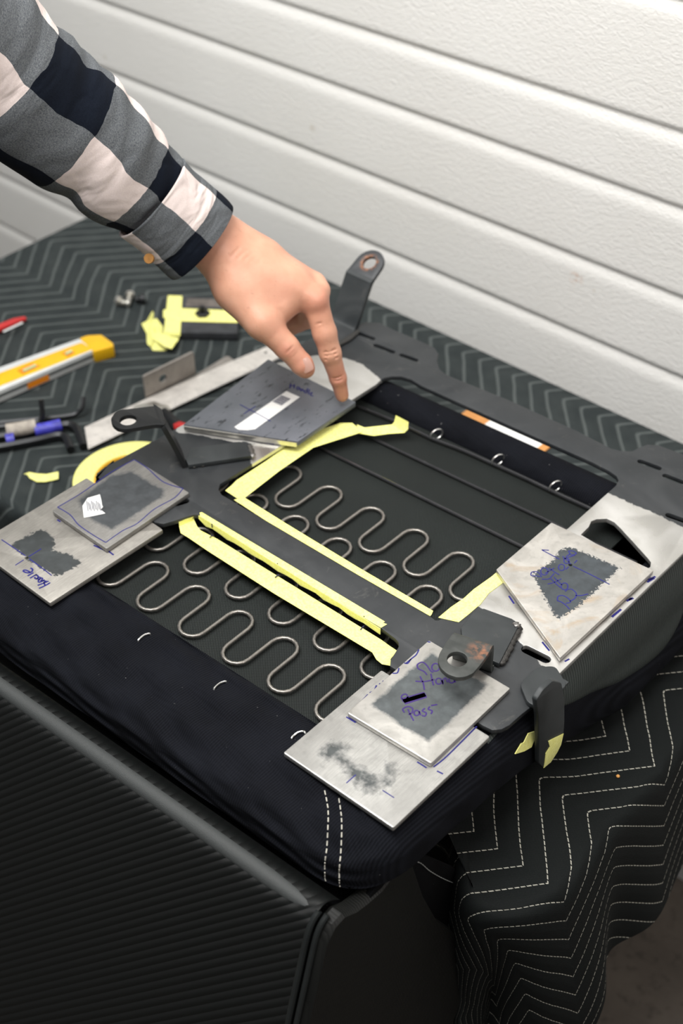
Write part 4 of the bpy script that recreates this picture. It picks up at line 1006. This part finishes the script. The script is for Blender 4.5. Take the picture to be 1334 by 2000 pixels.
# rounded-cone distance fields blended together, in camera axes, then meshed with surface nets
class Field:
    def __init__(s, lo, hi, h):
        s.h = h; s.lo = np.array(lo); n = np.ceil((np.array(hi) - s.lo) / h).astype(int) + 1
        g = [s.lo[i] + h * np.arange(n[i]) for i in range(3)]
        s.X, s.Y, s.Z = np.meshgrid(*g, indexing='ij'); s.X = s.X.astype(np.float32); s.Y = s.Y.astype(np.float32); s.Z = s.Z.astype(np.float32); s.D = None
    def cone(s, a, ra, b, rb, sq=None):
        a = np.array(a); b = np.array(b); ab = b - a; L2 = ab @ ab
        px_, py_, pz_ = s.X - a[0], s.Y - a[1], s.Z - a[2]
        t = np.clip((px_ * ab[0] + py_ * ab[1] + pz_ * ab[2]) / L2, 0, 1)
        dx, dy, dz = px_ - t * ab[0], py_ - t * ab[1], pz_ - t * ab[2]
        if sq is not None:      # flatten along the viewing depth
            return np.sqrt(dx * dx + dy * dy + (dz / sq) ** 2) - (ra + t * (rb - ra))
        return np.sqrt(dx * dx + dy * dy + dz * dz) - (ra + t * (rb - ra))
    def add(s, d, k=.006):
        if s.D is None: s.D = d; return
        h = np.clip(.5 + .5 * (s.D - d) / k, 0, 1); s.D = s.D * (1 - h) + d * h - k * h * (1 - h)
    def cut(s, d, k=.003):
        h = np.clip(.5 - .5 * (s.D + d) / k, 0, 1); s.D = s.D * (1 - h) - d * h + k * h * (1 - h)
    def mesh(s):
        D = s.D; S = D < 0; n = D.shape
        c = [(i, j, k) for i in (0, 1) for j in (0, 1) for k in (0, 1)]
        cnt = sum(S[i:n[0] - 1 + i, j:n[1] - 1 + j, k:n[2] - 1 + k].astype(np.int8) for i, j, k in c)
        act = (cnt > 0) & (cnt < 8); idx = -np.ones(act.shape, int); cells = np.argwhere(act); idx[act] = np.arange(len(cells))
        acc = np.zeros((len(cells), 3)); num = np.zeros(len(cells))
        for a in c:
            for ax in range(3):
                if a[ax]: continue
                b = list(a); b[ax] = 1
                va = D[cells[:, 0] + a[0], cells[:, 1] + a[1], cells[:, 2] + a[2]]; vb = D[cells[:, 0] + b[0], cells[:, 1] + b[1], cells[:, 2] + b[2]]
                m = (va < 0) != (vb < 0); t = np.where(m, va / np.where(m, va - vb, 1), 0)
                p = np.zeros((len(cells), 3)); p[:] = a; p[:, ax] += t
                acc[m] += p[m]; num[m] += 1
        P = (cells + acc / num[:, None]) * s.h + s.lo; faces = []
        for ax in range(3):
            o1, o2 = [(1, 2), (2, 0), (0, 1)][ax]
            sl0 = [slice(None)] * 3; sl1 = [slice(None)] * 3; sl0[ax] = slice(0, -1); sl1[ax] = slice(1, None)
            ch = S[tuple(sl0)] != S[tuple(sl1)]; E_ = np.argwhere(ch)
            E_ = E_[(E_[:, o1] > 0) & (E_[:, o2] > 0) & (E_[:, o1] < n[o1] - 1) & (E_[:, o2] < n[o2] - 1)]
            d1 = np.zeros(3, int); d1[o1] = 1; d2 = np.zeros(3, int); d2[o2] = 1
            q = [idx[tuple((E_ - x).T)] for x in (0 * d1, d1, d1 + d2, d2)]
            Q = np.array(q).T; ins_ = S[tuple(E_.T)]; Q[~ins_] = Q[~ins_][:, ::-1]; faces.append(Q)
        Fc = np.concatenate(faces); Fc = Fc[(Fc >= 0).all(1)]; return P, Fc
a_ = camv(255, 345, 1.50); lo = [-.262, -.40, 1.47]; hi = [.022, -.105, 1.76]
fl = Field(lo, hi, .0015)
C = camv
# forearm and wrist (slightly flattened)
fl.add(fl.cone(C(300, 375, 1.535), .036, C(425, 476, 1.575), .0292, .85))
fl.add(fl.cone(C(412, 492, 1.583), .0225, C(470, 556, 1.590), .029), .02)
fl.add(fl.cone(C(440, 455, 1.590), .022, C(510, 505, 1.605), .026), .02)
# metacarpals / back of the hand
fl.add(fl.cone(C(470, 520, 1.590), .030, C(560, 560, 1.600), .030), .02)
fl.add(fl.cone(C(500, 520, 1.600), .0225, C(612, 582, 1.598), .0165), .016)      # index ray
fl.add(fl.cone(C(500, 505, 1.615), .0225, C(612, 556, 1.618), .0155), .014)      # middle ray
fl.add(fl.cone(C(490, 500, 1.635), .021, C(590, 545, 1.642), .0150), .014)       # ring
fl.add(fl.cone(C(480, 500, 1.655), .018, C(560, 545, 1.668), .0140), .014)       # little
# thumb base
fl.add(fl.cone(C(462, 566, 1.585), .026, C(512, 628, 1.582), .0215), .016)
fl.add(fl.cone(C(505, 560, 1.59), .024, C(545, 600, 1.592), .0185), .016)        # web muscle
fl.add(fl.cone(C(512, 628, 1.580), .0185, C(560, 678, 1.590), .0148), .008)      # thumb proximal
fl.add(fl.cone(C(560, 678, 1.590), .0146, C(590, 712, 1.600), .0132), .004)      # thumb distal
fl.add(fl.cone(C(590, 712, 1.600), .0130, C(597, 721, 1.603), .0112), .004)
# index finger
fl.add(fl.cone(C(614, 585, 1.598), .0160, C(634, 650, 1.610), .0142), .008)
fl.add(fl.cone(C(634, 650, 1.610), .0142, C(645, 690, 1.622), .0133), .005)
fl.add(fl.cone(C(645, 690, 1.622), .0130, C(660, 738, 1.645), .0105), .004)
fl.add(fl.cone(C(660, 738, 1.645), .0104, C(668, 772, 1.662), .0084), .004)
# curled fingers: proximal, middle and end joints folding back under the palm
for (mu, mv, md), (pu, pv_, pd), (du, dv_, ddp), (tu, tv, td), r in (
        ((612, 556, 1.618), (600, 622, 1.715), (562, 640, 1.74), (548, 612, 1.72), .0130),
        ((590, 545, 1.642), (582, 585, 1.712), (545, 605, 1.725), (525, 585, 1.705), .0128),
        ((560, 545, 1.668), (556, 602, 1.722), (530, 612, 1.728), (512, 588, 1.712), .0112)):
    fl.add(fl.cone(C(mu, mv, md), r * 1.08, C(pu, pv_, pd), r), .006)
    fl.add(fl.cone(C(pu, pv_, pd), r, C(du, dv_, ddp), r * .93), .003)
    fl.add(fl.cone(C(du, dv_, ddp), r * .93, C(tu, tv, td), r * .8), .003)
# knuckles and tendons
for u, v, d, r in ((617, 586, 1.5895, .0100), (628, 566, 1.607, .0100)): fl.add(fl.cone(C(u, v, d), r, C(u - 6, v - 3, d + .002), r), .010)
fl.add(fl.cone(C(510, 525, 1.577), .006, C(600, 574, 1.585), .0055), .010)
# skin folds at the thumb-index web and finger joints
fl.cut(fl.cone(C(548, 606, 1.5685), .0018, C(566, 626, 1.574), .0026), .005)
fl.cut(fl.cone(C(566, 627, 1.573), .0022, C(596, 628, 1.5795), .0016), .004)
fl.cut(fl.cone(C(596, 633, 1.5865), .0016, C(618, 612, 1.5805), .0009), .004)
for a, b in (((604, 640), (628, 630)), ((607, 646), (630, 637))): fl.cut(fl.cone(C(*a, 1.5935), .0009, C(*b, 1.5925), .0007), .002)
for i in range(5): fl.cut(fl.cone(C(452 + i * 13, 500 + i * 3, 1.5525 + i * .0018), .0007, C(468 + i * 13, 484 + i * 4, 1.5560 + i * .0018), .0006), .004)
for (a, b, d) in (((634, 688), (658, 682), 1.6085), ((634, 695), (660, 690), 1.6105), ((636, 702), (660, 698), 1.6135), ((650, 740), (668, 735), 1.6330), ((652, 745), (668, 741), 1.6355), ((557, 692), (582, 668), 1.5765), ((562, 697), (587, 674), 1.5775), ((567, 702), (590, 680), 1.5795)):
    fl.cut(fl.cone(C(*a, d), .0010, C(*b, d), .0010), .0016)
P_, Fq = fl.mesh()
def cam2w(P): return np.stack([P @ NX, P @ NY, P @ NZ + TT + CAM_H], 1)
Wp = cam2w(P_)
t = NT('fair_skin');  # the skin's own tone, redder around index knuckle, fingertip and thumb
base = t.mix(t.mr(t.noise(scale=30, detail=4), .3, .7), (.56, .275, .18), (.67, .36, .245))
red = None
for (u, v, d, r) in ((622, 590, 1.585, .030), (655, 740, 1.64, .045), (600, 715, 1.59, .035), (560, 690, 1.575, .02)):
    vd = t.n('ShaderNodeVectorMath', operation='DISTANCE'); t.put(vd.inputs[0], t.co()); q = cam2w(np.array([camv(u, v, d)]))[0]; vd.inputs[1].default_value = tuple(Vector(q) - person.location)
    k = t.mr(vd.outputs['Value'], 0, r, 1, 0, True); red = k if red is None else t.m_('MAXIMUM', red, k)
base = t.mix(t.m_('MULTIPLY', red, .65), base, (.56, .22, .15))
base = t.mix(t.mr(t.noise(scale=12, detail=3), .45, .7, 0, .5), base, (.52, .22, .15)); base = t.mix(t.mr(t.noise(scale=150, detail=5, rough=.7), .60, .75, 0, .4), base, (.30, .14, .10))
gr = t.noise(t.mapp(t.co(), (500, 500, 500)), 1, 3); g2 = t.noise(scale=120, detail=4)
t.bump(t.m_('ADD', t.m_('MULTIPLY', gr, .35), g2), .35, .0007)
mat_skin = t.fin(base, .5, 0, Subsurface_Weight=.10, Subsurface_Scale=.01)
t.b.inputs['Subsurface Radius'].default_value = (1, .35, .2)
hand = mk('hand_and_forearm', [Vector(p) for p in Wp], [tuple(int(i) for i in q) for q in Fq], mat_skin, person, angle=180)
sm_ = hand.modifiers.new('smooth', 'SMOOTH'); sm_.factor = .5; sm_.iterations = 2
# thumb nail and index nail: thin curved shells on the skin
def nail(c, ax, up, L, Wd, r, nm='fingernail'):
    ax = ax.normalized(); sd = ax.cross(up).normalized(); up = sd.cross(ax).normalized(); v = []; f = []; n = 8; m_n = 8
    for i in range(n + 1):
        for j in range(m_n + 1):
            s = i / n * 2 - 1; q = j / m_n * 2 - 1; wd = Wd * math.sqrt(max(.05, 1 - (abs(s) ** 3) * .55))
            a = q * wd / r; v.append(c + ax * (s * L) + sd * (math.sin(a) * r) + up * ((math.cos(a) - 1) * r - .0009 * abs(s) ** 2))
    for i in range(n):
        for j in range(m_n): f.append((i * (m_n + 1) + j, i * (m_n + 1) + j + 1, (i + 1) * (m_n + 1) + j + 1, (i + 1) * (m_n + 1) + j))
    k = len(v); v += [p - up * .0008 for p in v]; f += [tuple(x + k for x in q[::-1]) for q in f]
    return mk(nm, v, f, plain('fingernail', (.52, .30, .24), .32, var=.05, Coat_Weight=.3), person, angle=180)
cw_ = lambda u, v, d: cw(u, v, d)
toward = (CAM - cw(600, 712, 1.59)).normalized()
nail(cw(598, 714, 1.5868), cw(603, 729, 1.603) - cw(588, 702, 1.597), (toward + Vector((0, 0, 0))), .0085, .0082, .0125)
# ------------------------------------------------------------------ flannel sleeve
def flannel(name):
    t = NT(name); U = t.xyz(t.co('UV')); ds = t.noise(t.co('UV'), 2.2, 2); o1 = t.m_('MULTIPLY_ADD', ds, .12, -.06)
    u = t.m_('ADD', U[0], o1); v = t.m_('ADD', U[1], o1)
    fu = t.m_('FLOORED_MODULO', t.m_('FLOOR', u), 2); fv = t.m_('FLOORED_MODULO', t.m_('FLOOR', v), 2)       # 0/1
    s = t.m_('ADD', fu, t.m_('SUBTRACT', 1, fv))          # 0 white, 1 grey, 2 navy
    tw = t.noise(t.mapp(t.co('UV'), (90, 30, 1), (0, 0, .78)), 1, 4, .8); sp_n = t.noise(t.co('UV'), 45, 5, .75)
    grey = t.mix(t.mr(t.m_('ADD', t.m_('MULTIPLY', tw, .5), t.m_('MULTIPLY', sp_n, .5)), .38, .62), (.040, .047, .060), (.19, .20, .205))
    wht = t.mix(t.mr(sp_n, .3, .7), (.66, .56, .53), (.80, .70, .67)); nav = t.mix(t.mr(sp_n, .3, .7), (.002, .0035, .008), (.0065, .010, .018))
    c = t.mix(t.m_('GREATER_THAN', s, .5), wht, grey); c = t.mix(t.m_('GREATER_THAN', s, 1.5), c, nav)
    wr_ = t.noise(t.mapp(t.co('UV'), (2.4, 1.0, 1), (0, 0, .5)), 1.1, 2, .4, dist=.5); nb_ = t.bump(wr_, .75, .011); t.bump(t.m_('ADD', tw, t.m_('MULTIPLY', sp_n, .8)), .4, .0008, nb_)
    return t.fin(c, .95, 0, Specular_IOR_Level=.15)
mat_fl = flannel('checked_flannel')
def loft(cs, mat, name, cell_u, vfun, nseg=72, sub=8, amp=0, close_end=False, thick=.0016, seed=0, par=None):
    """cs: (u, v, depth, radius, flatten) along the arm; ring angle 0 faces the camera, positive to the upper right"""
    P = [Vector(camv(c[0], c[1], c[2])) for c in cs]; C3 = smooth_path(P, sub); R = smooth_path([Vector((c[3], c[4], 0)) for c in cs], sub); n = len(C3)
    v = []; uv = []; f = []; L = 0; rnd = random.Random(seed); ph = [rnd.uniform(0, 6.28) for _ in range(8)]
    for layer in (0, 1):
        L = 0
        for i in range(n):
            T = (C3[min(n - 1, i + 1)] - C3[max(0, i - 1)]).normalized()
            if i: L += (C3[i] - C3[i - 1]).length
            nf = Vector((0, 0, -1)); nf = (nf - T * nf.dot(T)).normalized(); nb = T.cross(nf)      # nb: towards upper right or lower left
            if nb.y > 0: nb = -nb
            for k in range(nseg):
                a = 2 * math.pi * k / nseg; a_ = a if a <= math.pi else a - 2 * math.pi
                w_ = 0
                if amp:
                    w_ = amp * (math.sin(L * 95 + 1.6 * math.sin(a_ + ph[0]) + ph[1]) * .55 * (.5 + .5 * math.sin(a_ * 1.0 + L * 14 + ph[2])) + .5 * math.sin(L * 48 + a_ * 2 + ph[3]) + .35 * math.sin(L * 170 + a_ * 3 + ph[4]) * (.5 + .5 * math.sin(a_ + ph[5])))
                r = R[i].x + w_ - layer * thick
                p = C3[i] + nf * (math.cos(a) * r * R[i].y) + nb * (math.sin(a) * r)
                q = cam2w(np.array([tuple(p)]))[0]; v.append(Vector(q)); uv.append((cell_u(L), vfun(a_)))
    for i in range(n - 1):
        for k in range(nseg):
            k2 = (k + 1) % nseg; f.append((i * nseg + k, i * nseg + k2, (i + 1) * nseg + k2, (i + 1) * nseg + k))
            o = n * nseg; f.append((o + i * nseg + k, o + (i + 1) * nseg + k, o + (i + 1) * nseg + k2, o + i * nseg + k2))
    o = n * nseg
    for e in (0, n - 1):
        for k in range(nseg):
            k2 = (k + 1) % nseg; q = (e * nseg + k, e * nseg + k2, o + e * nseg + k2, o + e * nseg + k); f.append(q if e else q[::-1])
    return mk(name, v, f, mat, par or person, uv=uv, angle=180)
sl = [(-560, -330, 1.13, .085, .95), (-420, -215, 1.17, .085, .95), (-260, -95, 1.24, .083, .95), (-120, 30, 1.32, .080, .92), (-20, 112, 1.375, .0765, .9), (84, 208, 1.425, .0735, .88), (150, 258, 1.455, .0705, .86), (205, 302, 1.48, .0675, .84), (250, 345, 1.50, .0610, .82), (290, 378, 1.518, .0530, .76), (312, 398, 1.526, .0470, .72)]
# measure length to the first check corner so that the pattern lands on the weave lines of the photo
pp = [Vector(camv(*c[:3])) for c in sl]; cpts = smooth_path(pp, 8); acc = [0]
for i in range(1, len(cpts)): acc.append(acc[-1] + (cpts[i] - cpts[i - 1]).length)
def L_at(u, v):
    b = min(range(len(cpts)), key=lambda i: (cpts[i].x / cpts[i].z * F + 667 - u) ** 2 + (cpts[i].y / cpts[i].z * F + 1000 - v) ** 2); return acc[b]
La = L_at(148, 252); Lb = L_at(262, 352)
sleeve = loft(sl, mat_fl, 'shirt_sleeve', lambda L: (L - La) / (Lb - La), lambda a: a / 1.0 + .02, amp=.0042, seed=3)
cuffc = [(296, 386, 1.518, .0570, .76), (325, 411, 1.530, .0555, .72), (355, 437, 1.545, .0565, .70), (385, 464, 1.558, .0570, .68), (394, 472, 1.562, .0565, .68)]
cuff = loft(cuffc, mat_fl, 'shirt_cuff', lambda L: -1.97 + L / .0535, lambda a: a / 1.0 + 1.0, amp=.0012, sub=6, seed=5, thick=.003)
cuff['label'] = 'buttoned cuff'
# stitched line near the cuff edge and an amber button on its lower side
MB().lathe(cw(291, 505, 1.515), (CAM - cw(291, 505, 1.515)) + Vector((0, -.6, .3)), [(0, .0025), (.0055, .0025), (.006, .001), (.006, -.003)], 16).build('button', plain('amber_button', (.35, .17, .05), .25, var=.4), cuff)
